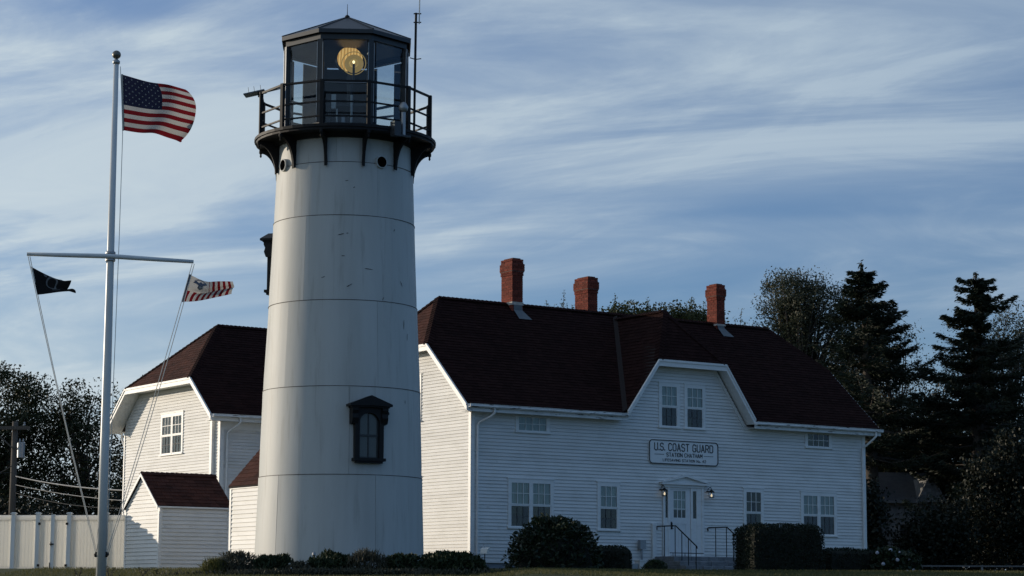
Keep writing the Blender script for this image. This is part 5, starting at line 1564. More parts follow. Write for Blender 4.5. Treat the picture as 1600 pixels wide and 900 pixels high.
for x in (0.06, 0.920):
    for z in (0.22, 1.48): MB().box(x - 0.035, x + 0.035, -0.085, -0.055, z - 0.035, z + 0.035).build('hinge', M['black'], gate)
lt = MB(); lt.box(0.401, 0.521, -0.075, -0.055, 0.84, 0.88); lt.tube([(0.441, -0.07, 0.80), (0.441, -0.10, 0.86), (0.441, -0.07, 0.93)], 0.012, 6); lt.build('latch', M['black'], gate)
MB().tube([(0.411, -0.065, 0.02), (0.411, -0.065, 0.30)], 0.012, 6).build('drop_bolt', M['black'], gate)

# ---------------------------------------------------------------- utility pole and service wires
ut = thing('utility_pole', 'weathered wooden utility pole with crossarm behind the white fence', 'utility pole', (-19.95, 88.0, 0), 0)
MB().tube([(0, 0, -0.3), (0, 0, 6.25)], [0.15, 0.115], 10).build('shaft', M['wood_pole'], ut, smooth=True)
MB().box(-1.9, 0.62, -0.19, -0.07, 5.92, 6.06).build('crossarm', M['wood_pole'], ut)
MB().tube([(-0.9, -0.16, 5.92), (0, -0.15, 5.15)], 0.03, 6).build('brace', M['wood_pole'], ut)
MB().tube([(-1.0, -0.1, 3.9), (0, -0.1, 4.5)], 0.02, 6).build('brace', M['wood_pole'], ut)
for x in (-1.7, -0.9, 0.4): MB().lathe([(0.03, 0.0), (0.05, 0.05), (0.035, 0.09), (0.05, 0.13), (0.02, 0.17)], (x, -0.13, 6.06), 8).build('insulator', M['steel'], ut)
can = MB().lathe([(0.02, -0.31), (0.15, -0.30), (0.16, 0.28), (0.12, 0.32), (0.02, 0.33)], (0.30, -0.14, 5.10), 14).build('transformer', M['steel'], ut, smooth=True); can.data.set_sharp_from_angle(angle=R(40))
for x in (0.24, 0.38): MB().lathe([(0.02, 0), (0.035, 0.04), (0.02, 0.14)], (x, -0.14, 5.42), 8).build('bushing', M['steel'], ut)
hb = h2w(BX, BY + BB) + Vector((0.0, 0.0, 0.0))
M['wire'] = mat('black_service_wire', (0.03, 0.03, 0.03), 0.6)
M['wire_pale'] = mat('pale_grey_cable', (0.36, 0.36, 0.35), 0.5)  # even pale grey along the whole cable
for z0, z1, sag, r_, m_, lab in ((4.06, 2.98, 0.10, 0.022, M['wire_pale'], 'pale thick service cable from the utility pole to the rear house'), (3.72, 2.62, 0.08, 0.012, M['wire_pale'], 'thin wire below the pale cable behind the flagpole'), (3.40, 2.35, 0.15, 0.010, M['wire'], 'lowest dark wire from the utility pole behind the fence')):
    tag(MB().tube(sagline((-19.85, 87.9, z0), (hb.x + 0.02, hb.y - 0.02, z1), sag, 14), r_, 5).build('service_wire', m_), lab, 'wire', 'service wires to the rear house')
for z0, lab in ((6.2, 'high line wire leaving the crossarm to the left'), (4.2, 'lower line wire leaving the pole to the left')):
    tag(MB().tube(sagline((-20.85 if z0 > 5 else -20.0, 87.87, z0), (-50, 84, z0 + 0.3), 0.6, 14), 0.011, 5).build('line_wire', M['wire']), lab, 'wire', 'line wires')

# ---------------------------------------------------------------- foliage tools
def unit(v): return v / np.maximum(np.linalg.norm(v, axis=1, keepdims=True), 1e-6)
def leaf_quads(c, d, ln, wd, rg):
    """diamond leaves: centre points c, directions d, length and width arrays"""
    n = len(c); d = unit(d)
    s = unit(np.cross(d, rg.normal(size=(n, 3))))
    nn = np.cross(s, d)
    ln = np.broadcast_to(ln, (n,))[:, None]; wd = np.broadcast_to(wd, (n,))[:, None]
    v = np.empty((n, 4, 3))
    v[:, 0] = c - d * ln * 0.5
    v[:, 1] = c + s * wd * 0.5 + nn * wd * 0.10
    v[:, 2] = c + d * ln * 0.5
    v[:, 3] = c - s * wd * 0.5 + nn * wd * 0.10
    return v.reshape(-1, 3), np.arange(n * 4).reshape(-1, 4)
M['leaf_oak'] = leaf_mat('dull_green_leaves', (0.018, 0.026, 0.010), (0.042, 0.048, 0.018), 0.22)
M['leaf_silver'] = leaf_mat('grey_green_leaves', (0.034, 0.042, 0.024), (0.080, 0.085, 0.050), 0.22)
M['leaf_olive'] = leaf_mat('olive_leaves', (0.045, 0.055, 0.018), (0.085, 0.090, 0.035), 0.35)
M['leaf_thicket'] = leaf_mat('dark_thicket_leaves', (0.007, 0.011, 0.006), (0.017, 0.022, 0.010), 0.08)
M['needle'] = leaf_mat('dark_spruce_needles', (0.010, 0.018, 0.010), (0.024, 0.034, 0.017), 0.10, 0.6)
M['rhodo'] = leaf_mat('leathery_dark_leaves', (0.016, 0.028, 0.014), (0.030, 0.044, 0.020), 0.10, 0.45)
M['yew'] = leaf_mat('dark_yew_needles', (0.010, 0.018, 0.010), (0.018, 0.028, 0.014), 0.08, 0.65)
M['juniper'] = leaf_mat('juniper_sprays', (0.020, 0.034, 0.014), (0.040, 0.058, 0.024), 0.15, 0.6)
M['greyshrub'] = leaf_mat('grey_dry_sprigs', (0.050, 0.052, 0.036), (0.095, 0.090, 0.060), 0.2, 0.7)
M['yellowgrass'] = leaf_mat('yellow_green_blades', (0.090, 0.095, 0.028), (0.150, 0.140, 0.045), 0.35, 0.6)
M['grassblade'] = leaf_mat('lawn_blades', (0.070, 0.080, 0.024), (0.150, 0.135, 0.055), 0.40, 0.7)
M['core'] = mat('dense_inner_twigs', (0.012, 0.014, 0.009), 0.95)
M['blossom'] = mat('faded_white_blossom', (0.60, 0.60, 0.56), 0.8)
M['petal'] = mat('pale_hydrangea_petal', (0.50, 0.52, 0.58), 0.8, noise=(30, (0.36, 0.38, 0.46), 0.4, 0.7, ones))

def tree(name, label, cat, group, base, trunk_h, trunk_r, lobes, leafm, leaf=(0.17, 0.10), per=80, clump=0.42, seed=1, lean=(0, 0), shoots=0, limb_share=0.5, pull=(0, 0, 0), bark='bark'):
    rg = np.random.default_rng(seed)
    t = thing(name, label, cat, base, 0, group)
    cs = []
    for (x, y, z, rx, ry, rz, n) in lobes:
        d = unit(rg.normal(size=(n, 3))); r = rg.random(n)[:, None] ** 0.42
        cs.append(np.array([x, y, z]) + d * r * np.array([rx, ry, rz]))
    cs = np.concatenate(cs)
    tb = MB()
    top = Vector((lean[0], lean[1], trunk_h))
    tb.tube([Vector((0, 0, -0.2)), top * 0.35 + Vector((0.06, 0.03, 0)), top * 0.7 + Vector((-0.05, 0.02, 0)), top], [trunk_r * 1.15, trunk_r, trunk_r * 0.8, trunk_r * 0.5], 9)
    idx = rg.permutation(len(cs))[:int(len(cs) * limb_share)]
    for i in idx:
        c = Vector(cs[i]); h = min(trunk_h * 0.97, max(trunk_h * 0.45, c.z * rg.uniform(0.45, 0.75)))
        p0 = top * (h / trunk_h); m_ = p0.lerp(c, 0.5) + Vector(rg.normal(size=3) * 0.18) - Vector((0, 0, 0.12))
        r0 = trunk_r * rg.uniform(0.16, 0.38)
        tb.tube([p0, m_, c], [r0, r0 * 0.6, 0.012], 5, cap=False)
    tips = []
    for k in range(shoots):
        c = Vector(cs[rg.integers(len(cs))]); hgt = rg.uniform(0.5, 1.3)
        e = c + Vector((rg.normal() * 0.12, rg.normal() * 0.12, hgt + 0.3))
        tb.tube([c, c.lerp(e, 0.6), e], [0.02, 0.012, 0.006], 4, cap=False)
        for q in np.linspace(0.3, 1.0, 9): tips.append(np.array(c.lerp(e, q)))
    tb.build('trunk', M[bark], t, smooth=True)
    n = len(cs) * per
    cc = np.repeat(cs, per, axis=0)
    sz = np.repeat(rg.uniform(0.6, 1.35, len(cs)), per)[:, None]
    pts = cc + np.clip(rg.normal(size=(n, 3)), -1.7, 1.7) * clump * sz * np.array([1, 1, 0.72])
    d = rg.normal(size=(n, 3)) + np.array(pull)
    ln = leaf[0] * rg.uniform(0.6, 1.3, n); wd = leaf[1] * rg.uniform(0.6, 1.3, n)
    if tips:
        tp_ = np.repeat(np.array(tips), 4, axis=0) + rg.normal(size=(len(tips) * 4, 3)) * 0.05
        pts = np.concatenate([pts, tp_]); d = np.concatenate([d, rg.normal(size=tp_.shape) + np.array([0, 0, 0.8])])
        ln = np.concatenate([ln, np.full(len(tp_), leaf[0] * 0.7)]); wd = np.concatenate([wd, np.full(len(tp_), leaf[1] * 0.6)])
    v, q = leaf_quads(pts, d, ln, wd, rg)
    link_mesh('crown', arrays_mesh('crown', v, q, leafm), t)
    return t

def spruce(name, label, base, top, zlow, profile, seed, group, trunk_r=0.28, extra=(), dens=120, droop=0.10, gaps=0.12):
    """profile(z fraction 0 low..1 top) -> branch length; extra: (z, azimuth deg, length) single boughs"""
    rg = np.random.default_rng(seed)
    t = thing(name, label, 'tree', base, 0, group)
    top = Vector(top)
    tb = MB(); tb.tube([Vector((0, 0, -0.2)), top * 0.4, top * 0.75, top], [trunk_r * 1.2, trunk_r, trunk_r * 0.5, 0.02], 9)
    boughs = []
    z = zlow
    while z < top.z - 0.25:
        f = (z - zlow) / (top.z - zlow)
        for k in range(rg.integers(4, 7)):
            if rg.random() < gaps: continue
            boughs.append((z + rg.uniform(-0.15, 0.15), rg.uniform(0, 360), profile(f) * rg.uniform(0.62, 1.12)))
        z += 0.34 - 0.12 * f
    boughs += list(extra)
    P, D, Ls, Ws = [], [], [], []
    for (z, az, L) in boughs:
        a = math.radians(az); out = np.array([math.cos(a), math.sin(a), 0.0]); lat = np.array([-math.sin(a), math.cos(a), 0.0])
        p0 = np.array(top * min(1, max(0, z / top.z))); p0[2] = z
        rise = rg.uniform(-0.10, 0.22)
        path = lambda s: p0 + out * L * s + np.array([0, 0, 1.0]) * (rise * L * s - droop * L * math.sin(s * 2.6) + 0.10 * L * s * s)
        tb.tube([path(0), path(0.4), path(0.75), path(1.0)], [0.035 * L / 2 + 0.012, 0.02, 0.012, 0.005], 4, cap=False)
        n = int(dens * (0.35 + 0.65 * min(L, 3.0) / 2.2))
        s = rg.random(n) ** 0.75
        w = (0.34 * L * (1 - s) * s * 2.2 + 0.10) * rg.uniform(-1, 1, n)
        base_p = np.array([path(q) for q in s])
        pts = base_p + lat[None] * w[:, None] + np.stack([rg.normal(size=n) * 0.03, rg.normal(size=n) * 0.03, -np.abs(rg.normal(size=n)) * 0.10 - 0.10 * np.abs(w)], axis=1)
        d = out[None] * 0.8 + lat[None] * np.sign(w)[:, None] * 0.7 + np.stack([np.zeros(n), np.zeros(n), rg.uniform(-0.7, 0.35, n)], axis=1)
        P.append(pts); D.append(d); Ls.append(rg.uniform(0.14, 0.32, n)); Ws.append(rg.uniform(0.035, 0.075, n))
    tb.build('trunk', M['bark'], t, smooth=True)
    n0 = int(60)
    P.append(np.array([[top.x, top.y, top.z - 0.5 * q] for q in rg.random(n0)]) + rg.normal(size=(n0, 3)) * 0.06); D.append(rg.normal(size=(n0, 3)) + np.array([0, 0, 1.2])); Ls.append(np.full(n0, 0.22)); Ws.append(np.full(n0, 0.06))
    P, D, Ls, Ws = map(np.concatenate, (P, D, Ls, Ws))
    v, q = leaf_quads(P, D, Ls, Ws, rg)
    link_mesh('crown', arrays_mesh('crown', v, q, M['needle']), t)
    return t

def bush(name, label, cat, loc, rx, ry, h, n, leaf, leafm, shape='dome', seed=1, lump=0.16, up=0.5, rot=0.0, group=None, core=0.86, spread=0.06):
    rg = np.random.default_rng(seed)
    t = thing(name, label, cat, loc, rot, group)
    off = rg.uniform(0, 50, 3)
    def surf(u, w):
        """u azimuth, w 0 foot .. 1 crown top -> point and outward normal"""
        x, y = np.cos(u), np.sin(u); ph = w * np.pi / 2
        r = np.cos(ph) ** 0.75; z = np.sin(ph) ** 0.9
        p = np.stack([x * r, y * r, z], axis=-1)
        return p
    def place(p, k):
        flat = p.reshape(-1, 3); out = np.empty_like(flat)
        for i, q in enumerate(flat):
            f = 1.0 + lump * mnoise.noise(Vector((q[0] * 1.7 + off[0], q[1] * 1.7 + off[1], q[2] * 1.7 + off[2]))) + 0.5 * lump * mnoise.noise(Vector((q[0] * 4.1 + off[1], q[1] * 4.1 + off[2], q[2] * 4.1 + off[0])))
            out[i] = q * f * k
        out *= np.array([rx, ry, h])
        out[:, 2] = np.maximum(out[:, 2], -0.05)
        return out.reshape(p.shape)
    if shape == 'box':
        def wob(p):
            q = p.copy()
            for i in range(len(q)):
                f = lump * mnoise.noise(Vector((p[i, 0] * 2.2 + off[0], p[i, 1] * 2.2 + off[1], p[i, 2] * 2.2 + off[2])))
                q[i] *= 1.0 + f
            return q
        def block(m_):
            """points on a block whose upper edges are rounded"""
            ar = np.array([ry * h, ry * h, rx * h, rx * h, rx * ry * 2.0]); k = rg.choice(5, m_, p=ar / ar.sum())
            x, y, z = rg.uniform(-1, 1, m_), rg.uniform(-1, 1, m_), rg.uniform(0, 1, m_)
            x[k == 0] = -1; x[k == 1] = 1; y[k == 2] = -1; y[k == 3] = 1; z[k == 4] = 1
            nr_ = np.zeros((m_, 3)); nr_[k == 0, 0] = -1; nr_[k == 1, 0] = 1; nr_[k == 2, 1] = -1; nr_[k == 3, 1] = 1; nr_[k == 4, 2] = 1
            rr = 0.30
            c = np.stack([np.clip(x * rx, -rx + rr, rx - rr), np.clip(y * ry, -ry + rr, ry - rr), np.minimum(z * h, h - rr)], axis=1)
            p_ = np.stack([x * rx, y * ry, z * h], axis=1); dd = p_ - c; L_ = np.linalg.norm(dd, axis=1, keepdims=True)
            return c + dd * np.minimum(1, rr / np.maximum(L_, 1e-6)), nr_
        b = MB(); g = 0.90
        ring = [(-1, -1), (1, -1), (1, 1), (-1, 1)]
        rows = [(0.0, 1.0), (0.55, 1.0), (0.82, 0.97), (0.93, 0.86)]
        for z_, k_ in rows: b.v += [(x * rx * g * k_, y * ry * g * k_, z_ * h) for x, y in ring]
        b.f = [(j*4+i, j*4+(i+1)%4, (j+1)*4+(i+1)%4, (j+1)*4+i) for j in range(3) for i in range(4)] + [(12, 13, 14, 15)]
        b.m = [0] * len(b.f)
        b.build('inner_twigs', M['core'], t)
        p, nr = block(n); p = wob(p) * rg.uniform(0.93, 1.0 + spread * 0.7, n)[:, None]
        d = nr * 0.8 + rg.normal(size=(n, 3)) * 0.7 + np.array([0, 0, up])
    else:
        nu, nw = 22, 8
        U, Wt = np.meshgrid(np.linspace(0, 2 * np.pi, nu, endpoint=False), np.linspace(0, 0.97, nw))
        cv = place(surf(U, Wt), core).reshape(-1, 3)
        b = MB(); b.v = [tuple(p) for p in cv]
        b.f = [(j*nu+i, j*nu+(i+1)%nu, (j+1)*nu+(i+1)%nu, (j+1)*nu+i) for j in range(nw-1) for i in range(nu)] + [tuple(range((nw-1)*nu, nw*nu))]
        b.m = [0] * len(b.f)
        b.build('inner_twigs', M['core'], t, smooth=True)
        u = rg.uniform(0, 2 * np.pi, n); w = rg.random(n) ** 0.9
        sp_ = surf(u, w)
        p = place(sp_, 1.0) * rg.uniform(0.88, 1.0 + spread, n)[:, None]
        nr = unit(sp_ * np.array([1 / rx, 1 / ry, 1 / h]))
        d = nr * 0.7 + rg.normal(size=(n, 3)) * 0.7 + np.array([0, 0, up])
    v, q = leaf_quads(p, d, leaf[0] * rg.uniform(0.6, 1.3, n), leaf[1] * rg.uniform(0.6, 1.3, n), rg)
    v[:, 2] = np.maximum(v[:, 2], -0.03)
    link_mesh('foliage', arrays_mesh('foliage', v, q, leafm), t)
    return t

def blossoms(parent, pts, r, m):
    for p in pts:
        b = MB()
        for k in range(10):
            d = Vector(rng.normal(size=3)).normalized() * r * 0.75
            c = Vector(p) + d; s = d.orthogonal().normalized() * r * 0.5; u_ = d.cross(s).normalized() * r * 0.5
            b.add([c - s, c + u_, c + s, c - u_], [(0, 1, 2, 3)])
        b.lathe([(r * 0.2, -r * 0.7), (r * 0.75, -r * 0.3), (r * 0.8, r * 0.2), (r * 0.3, r * 0.75)], tuple(p), 8)
        b.build('blossom', m, parent)

# planting round the tower foot
def gz(x, y): return ground_z(x, y) - 0.02
def at(x, y): return (x, y, gz(x, y))
bush('ornamental_grass', 'yellow-green grass tuft at the left end of the planting by the shed', 'plant', at(-6.78, 50.6), 0.30, 0.28, 0.30, 900, (0.22, 0.022), M['yellowgrass'], seed=61, up=1.3, spread=0.2, core=0.6)
bush('grey_shrub', 'loose grey-green shrub beside the yellow grass tuft', 'shrub', at(-6.25, 50.7), 0.48, 0.42, 0.42, 1800, (0.12, 0.025), M['greyshrub'], seed=62, up=0.9, spread=0.28, core=0.7)
j1 = bush('juniper_bush', 'rounded dark juniper at the lower left of the lighthouse', 'shrub', at(-5.42, 50.6), 0.47, 0.42, 0.47, 2600, (0.12, 0.045), M['juniper'], seed=63, lump=0.3, group='juniper mounds at the tower foot')
w1 = bush('flowering_plant', 'low plant with white flowers between two junipers at the tower foot', 'plant', at(-4.82, 50.3), 0.26, 0.24, 0.26, 700, (0.11, 0.03), M['greyshrub'], seed=64, up=0.8, spread=0.3, core=0.6)
blossoms(w1, [(rng.uniform(-.22, .25), -0.22 + rng.uniform(-.05, .05), rng.uniform(.02, .30)) for _ in range(12)], 0.018, M['blossom'])
bush('juniper_bush', 'spreading juniper with layered top in front of the tower centre', 'shrub', at(-4.08, 50.7), 0.58, 0.45, 0.48, 3000, (0.13, 0.045), M['juniper'], seed=65, lump=0.35, group='juniper mounds at the tower foot')
w2 = bush('dry_flower_shrub', 'thin dry flower stems standing between the junipers below the tower window', 'plant', at(-3.30, 50.5), 0.42, 0.36, 0.44, 1500, (0.17, 0.022), M['greyshrub'], seed=66, up=1.2, spread=0.35, core=0.62)
blossoms(w2, [(rng.uniform(-.35, .35), -0.28, rng.uniform(.02, .34)) for _ in range(7)], 0.014, M['blossom'])
bush('juniper_bush', 'dark juniper mound right of the dry flower stems', 'shrub', at(-2.52, 50.8), 0.55, 0.45, 0.47, 2800, (0.12, 0.045), M['juniper'], seed=67, lump=0.25, group='juniper mounds at the tower foot')
bush('juniper_bush', 'largest dark juniper mound at the right foot of the tower', 'shrub', at(-1.35, 51.0), 0.85, 0.6, 0.52, 4800, (0.13, 0.05), M['juniper'], seed=68, lump=0.22, group='juniper mounds at the tower foot')
bush('groundcover_edge', 'low weedy fringe along the front of the junipers', 'plant', at(-3.6, 49.9), 3.2, 0.25, 0.14, 3500, (0.10, 0.03), M['greyshrub'], seed=69, lump=0.5, up=0.8, spread=0.4, core=0.5)

# foundation planting of the station house
bush('rhododendron', 'large rounded rhododendron bush below the left paired window', 'shrub', at(1.20, 62.2), 1.28, 0.95, 1.36, 5200, (0.17, 0.065), M['rhodo'], seed=71, lump=0.26, up=0.1, spread=0.12)
bush('round_hedge', 'small clipped hedge joined to the right of the rhododendron', 'hedge', at(2.78, 62.4), 0.60, 0.5, 0.74, 5200, (0.055, 0.028), M['yew'], shape='box', seed=72, lump=0.06, up=0.2)
bush('clipped_hedge', 'big square dark clipped hedge right of the entry steps', 'hedge', at(7.56, 62.3), 1.12, 0.80, 1.34, 13000, (0.065, 0.030), M['yew'], shape='box', seed=73, lump=0.05, up=0.2, rot=0.25)
bush('low_hedge', 'low dark hedge under the right paired window', 'hedge', at(9.65, 63.9), 0.95, 0.6, 0.72, 5200, (0.065, 0.03), M['yew'], shape='box', seed=74, lump=0.10, up=0.2, rot=0.5)
bush('small_shrub', 'small round shrub at the left foot of the stone steps', 'shrub', at(4.00, 61.6), 0.34, 0.3, 0.34, 1400, (0.07, 0.03), M['juniper'], seed=75, lump=0.2)
hy = bush('hydrangea', 'dark hydrangea with pale round flower heads at the right house corner', 'shrub', at(11.05, 63.6), 0.72, 0.6, 0.66, 1900, (0.16, 0.10), M['rhodo'], seed=76, lump=0.25, up=0.2, spread=0.1)
blossoms(hy, [(-0.55, -0.35, 0.62), (-0.18, -0.42, 0.70), (0.08, -0.40, 0.62), (-0.42, -0.55, 0.30), (0.36, -0.46, 0.42), (0.46, -0.5, 0.12), (-0.02, -0.6, 0.42), (0.25, -0.62, 0.08)], 0.065, M['petal'])

# two small garden floodlights and a stake lamp
fl1 = thing('garden_floodlight', 'small white floodlight aimed up the sunlit gable wall', 'floodlight', (-0.62, 52.3, ground_z(-0.6, 52.3)), R(-30))
MB().tube([(0, 0, 0), (0, 0, 0.50)], 0.012, 6).build('stake', M['black'], fl1)
f = MB(); f.hexa([(-0.09, -0.06, 0.47), (0.09, -0.06, 0.47), (0.09, 0.04, 0.52), (-0.09, 0.04, 0.52)], [(-0.10, -0.03, 0.58), (0.10, -0.03, 0.58), (0.10, 0.07, 0.62), (-0.10, 0.07, 0.62)]); f.build('head', M['pale_metal'], fl1)
MB().tube([(-0.02, 0.0, 0.6), (-0.03, 0, 0.70)], 0.008, 5).build('knob', M['steel'], fl1)
sl1 = thing('stake_lamp', 'thin stake with small lamp head before the lower tower plates', 'garden lamp', (-4.58, 51.3, ground_z(-4.6, 51.3)), 0)
MB().tube([(0, 0, 0), (0, 0, 0.46)], 0.010, 6).build('stake', M['black'], sl1)
MB().lathe([(0.02, 0.44), (0.045, 0.47), (0.04, 0.52), (0.012, 0.545)], (0, 0, 0), 10).build('head', M['steel'], sl1)

# ---------------------------------------------------------------- cottage among the trees on the right
cot = thing('cottage', 'grey shingled cottage with steep front gable dim among the right-hand trees', 'house', (15.0, 92.0, 0), R(8))
MB().box(0, 3.2, 0, 5, -0.3, 3.45).build('wall', M['cedar'], cot)
MB().prism([(-0.3, -0.3, 3.40), (3.3, -0.3, 3.40), (3.3, 2.5, 4.75), (-0.3, 2.5, 4.75)], (0, 0, -0.08)).build('roof', M['cot_roof'], cot)
MB().prism([(-0.3, 2.5, 4.75), (3.3, 2.5, 4.75), (3.3, 5.3, 3.4), (-0.3, 5.3, 3.4)], (0, 0, -0.08)).build('roof', M['cot_roof'], cot)
MB().prism([(1.95, -0.5, 3.35), (3.05, -0.5, 3.35), (2.5, -0.5, 4.40)], (0, 2.2, 0)).build('front_gable', M['cedar'], cot)
for p0, p1 in (((1.85, -0.5, 3.30), (2.5, -0.5, 4.52)), ((2.5, -0.5, 4.52), (3.15, -0.5, 3.30))):
    MB().beam(p0, p1, 0.06, 0.12, up=(0, 1, 0)).build('barge_board', M['cedar'], cot)
for r_ in range(7):
    zr = 3.36 + r_ * 0.14; half = 0.55 * (1 - (zr - 3.35) / 1.05)
    k = int(half * 2 / 0.16)
    for i in range(k):
        x = 2.5 - half + (i + 0.5) * (2 * half / max(1, k)); MB().box(x - half / max(1, k) + 0.006, x + half / max(1, k) - 0.006, -0.525, -0.501, zr, zr + 0.13).build('shingle', M['cedar'], cot)
for r_ in range(22):
    zr = 0.1 + r_ * 0.15; MB().hexa([(0.0, -0.03, zr), (3.2, -0.03, zr), (3.2, 0.0, zr), (0.0, 0.0, zr)], [(0.0, -0.008, zr + 0.14), (3.2, -0.008, zr + 0.14), (3.2, 0.0, zr + 0.14), (0.0, 0.0, zr + 0.14)]).build('shingle_course', M['cedar'], cot)
MB().box(-0.3, 1.9, -0.42, -0.3, 3.30, 3.40).build('gutter', M['cedar'], cot)
wd_ = MB().box(1.2, 1.9, -0.05, -0.03, 1.3, 2.5).build('window', M['cedar'], cot); MB().box(1.27, 1.83, -0.06, -0.052, 1.37, 2.43).build('pane', M['dark_in'], wd_)
# low rail fence in front of the dark planting
rf = thing('rail_fence', 'low thin rail fence in the shade at the right edge', 'fence', (12.6, 75.0, 0), 0)
for x in (0.9, 3.4, 5.9): MB().box(x - 0.03, x + 0.03, -0.03, 0.03, -0.1, 0.46).build('post', M['cedar'], rf)
MB().box(0, 6.6, -0.045, -0.031, 0.40, 0.45).build('rail', M['cedar'], rf)

# ---------------------------------------------------------------- trees
GL = 'trees behind the left fence'; GRt = 'trees beyond the right end of the house'; GB = 'treetops behind the station roof'
tree('broadleaf_tree', 'dense dark tree at the left edge behind the utility pole', 'tree', GL, (-22.6, 96, 0), 6.0, 0.26, [(0, 0, 6.4, 2.4, 2.0, 2.9, 95), (0.6, 0, 3.2, 2.6, 2, 1.6, 45)], M['leaf_oak'], per=230, seed=81, leaf=(0.135, 0.085))
tree('broadleaf_tree', 'leafy tree with sunlit gaps between the left halyard and the flagpole', 'tree', GL, (-18.9, 97, 0), 5.5, 0.24, [(-0.3, 0, 6.2, 2.0, 2.0, 2.6, 62), (0.2, 0, 3.0, 2.3, 2, 1.5, 46)], M['leaf_oak'], per=215, seed=82, leaf=(0.135, 0.085))
tree('broadleaf_tree', 'wind-combed tree with airy top right behind the flagpole', 'tree', GL, (-16.6, 99, 0), 6.0, 0.2, [(0.4, 0, 7.7, 1.8, 1.4, 1.3, 38), (-0.2, 0, 5.0, 1.5, 1.5, 2.0, 40)], M['leaf_silver'], per=85, clump=0.36, seed=83, leaf=(0.22, 0.07), pull=(1.0, 0, 0.35))
tree('broadleaf_tree', 'round tree showing at the left edge of the rear house', 'tree', GL, (-14.0, 99, 0), 5.0, 0.2, [(0, 0, 5.2, 1.6, 1.6, 2.9, 75)], M['leaf_oak'], per=200, seed=84, leaf=(0.135, 0.085))
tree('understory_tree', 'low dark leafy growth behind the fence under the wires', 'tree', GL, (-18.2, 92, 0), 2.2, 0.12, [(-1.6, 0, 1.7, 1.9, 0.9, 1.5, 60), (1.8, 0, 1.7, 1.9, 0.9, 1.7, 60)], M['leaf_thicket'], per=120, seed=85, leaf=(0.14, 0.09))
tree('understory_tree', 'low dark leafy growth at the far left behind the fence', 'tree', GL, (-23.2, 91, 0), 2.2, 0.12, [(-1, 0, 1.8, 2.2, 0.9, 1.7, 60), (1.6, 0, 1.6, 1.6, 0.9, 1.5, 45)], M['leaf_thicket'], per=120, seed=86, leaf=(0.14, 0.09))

tree('roofline_tree', 'sparse upright twigs showing between the first two chimneys', 'tree', GB, (2.5, 101, 0), 10.5, 0.16, [(0, 0, 11.6, 1.6, 1.0, 0.7, 30)], M['leaf_olive'], per=38, clump=0.25, seed=87, shoots=34, leaf=(0.16, 0.07))
tree('roofline_tree', 'olive-green treetop right of the middle chimney', 'tree', GB, (5.2, 101, 0), 10.0, 0.2, [(0, 0, 11.5, 2.3, 1.4, 1.25, 140)], M['leaf_olive'], per=120, clump=0.30, seed=88, shoots=12, leaf=(0.17, 0.08))
tree('roofline_tree', 'olive-green treetop just left of the right chimney', 'tree', GB, (8.2, 101, 0), 10.0, 0.2, [(-0.1, 0, 11.45, 2.0, 1.4, 1.3, 125)], M['leaf_olive'], per=120, clump=0.30, seed=89, shoots=10, leaf=(0.17, 0.08))
tree('roofline_tree', 'thin leaning sprays right of the right chimney', 'tree', GB, (9.8, 102, 0), 9.8, 0.12, [(0.3, 0, 11.3, 1.0, 0.8, 0.9, 18), (1.5, 0, 10.7, 0.9, 0.8, 0.4, 10)], M['leaf_olive'], per=45, clump=0.22, seed=90, shoots=8, leaf=(0.18, 0.08), pull=(1, 0, 0.3))

tree('broadleaf_tree', 'pale airy broadleaf tree with visible limbs left of the tall spruce', 'tree', GRt, (12.9, 97, 0), 9.4, 0.26, [(-0.2, 0, 11.9, 2.0, 1.8, 1.9, 95), (1.2, 0, 11.0, 2.2, 1.8, 2.2, 70), (-0.6, 0, 10.0, 1.2, 1.2, 1.0, 18)], M['leaf_silver'], per=190, clump=0.34, seed=91, leaf=(0.12, 0.06), limb_share=0.7)
tree('broadleaf_tree', 'thin broadleaf tree filling the gap between the two spruces', 'tree', GRt, (17.3, 99, 0), 8.0, 0.2, [(0, 0, 9.4, 1.5, 1.4, 2.3, 45), (-0.9, 0, 11.3, 0.9, 0.9, 1.3, 20)], M['leaf_silver'], per=130, clump=0.34, seed=92, leaf=(0.12, 0.06), limb_share=0.7)
tree('broadleaf_tree', 'grey-green broadleaf tree at the right edge behind the second spruce', 'tree', GRt, (22.2, 98, 0), 8.5, 0.22, [(0, 0, 10.0, 1.9, 1.6, 2.6, 75), (-1.6, 0, 9.6, 1.2, 1.2, 2.2, 34), (0, 0, 6.6, 2.2, 1.6, 1.8, 45)], M['leaf_silver'], per=170, clump=0.36, seed=93, leaf=(0.12, 0.06), limb_share=0.7)
spruce('spruce_tree', 'tall dense spruce rising behind the right end of the roof', (15.25, 92, 0), (-0.40, 0, 13.45), 4.9, lambda f: 4.4 * (1 - f) ** 0.82 + 0.22 if f > 0.30 else 3.1 + 0.4 * f, 101, GRt, dens=300, gaps=0.05,
       extra=[(12.6, 0, 0.75), (12.7, 180, 0.7), (12.2, 20, 0.9), (12.3, 170, 0.85), (11.3, 5, 1.6), (10.6, -8, 1.9), (9.7, 8, 2.3), (12.9, 60, 0.6), (12.9, -60, 0.6)])
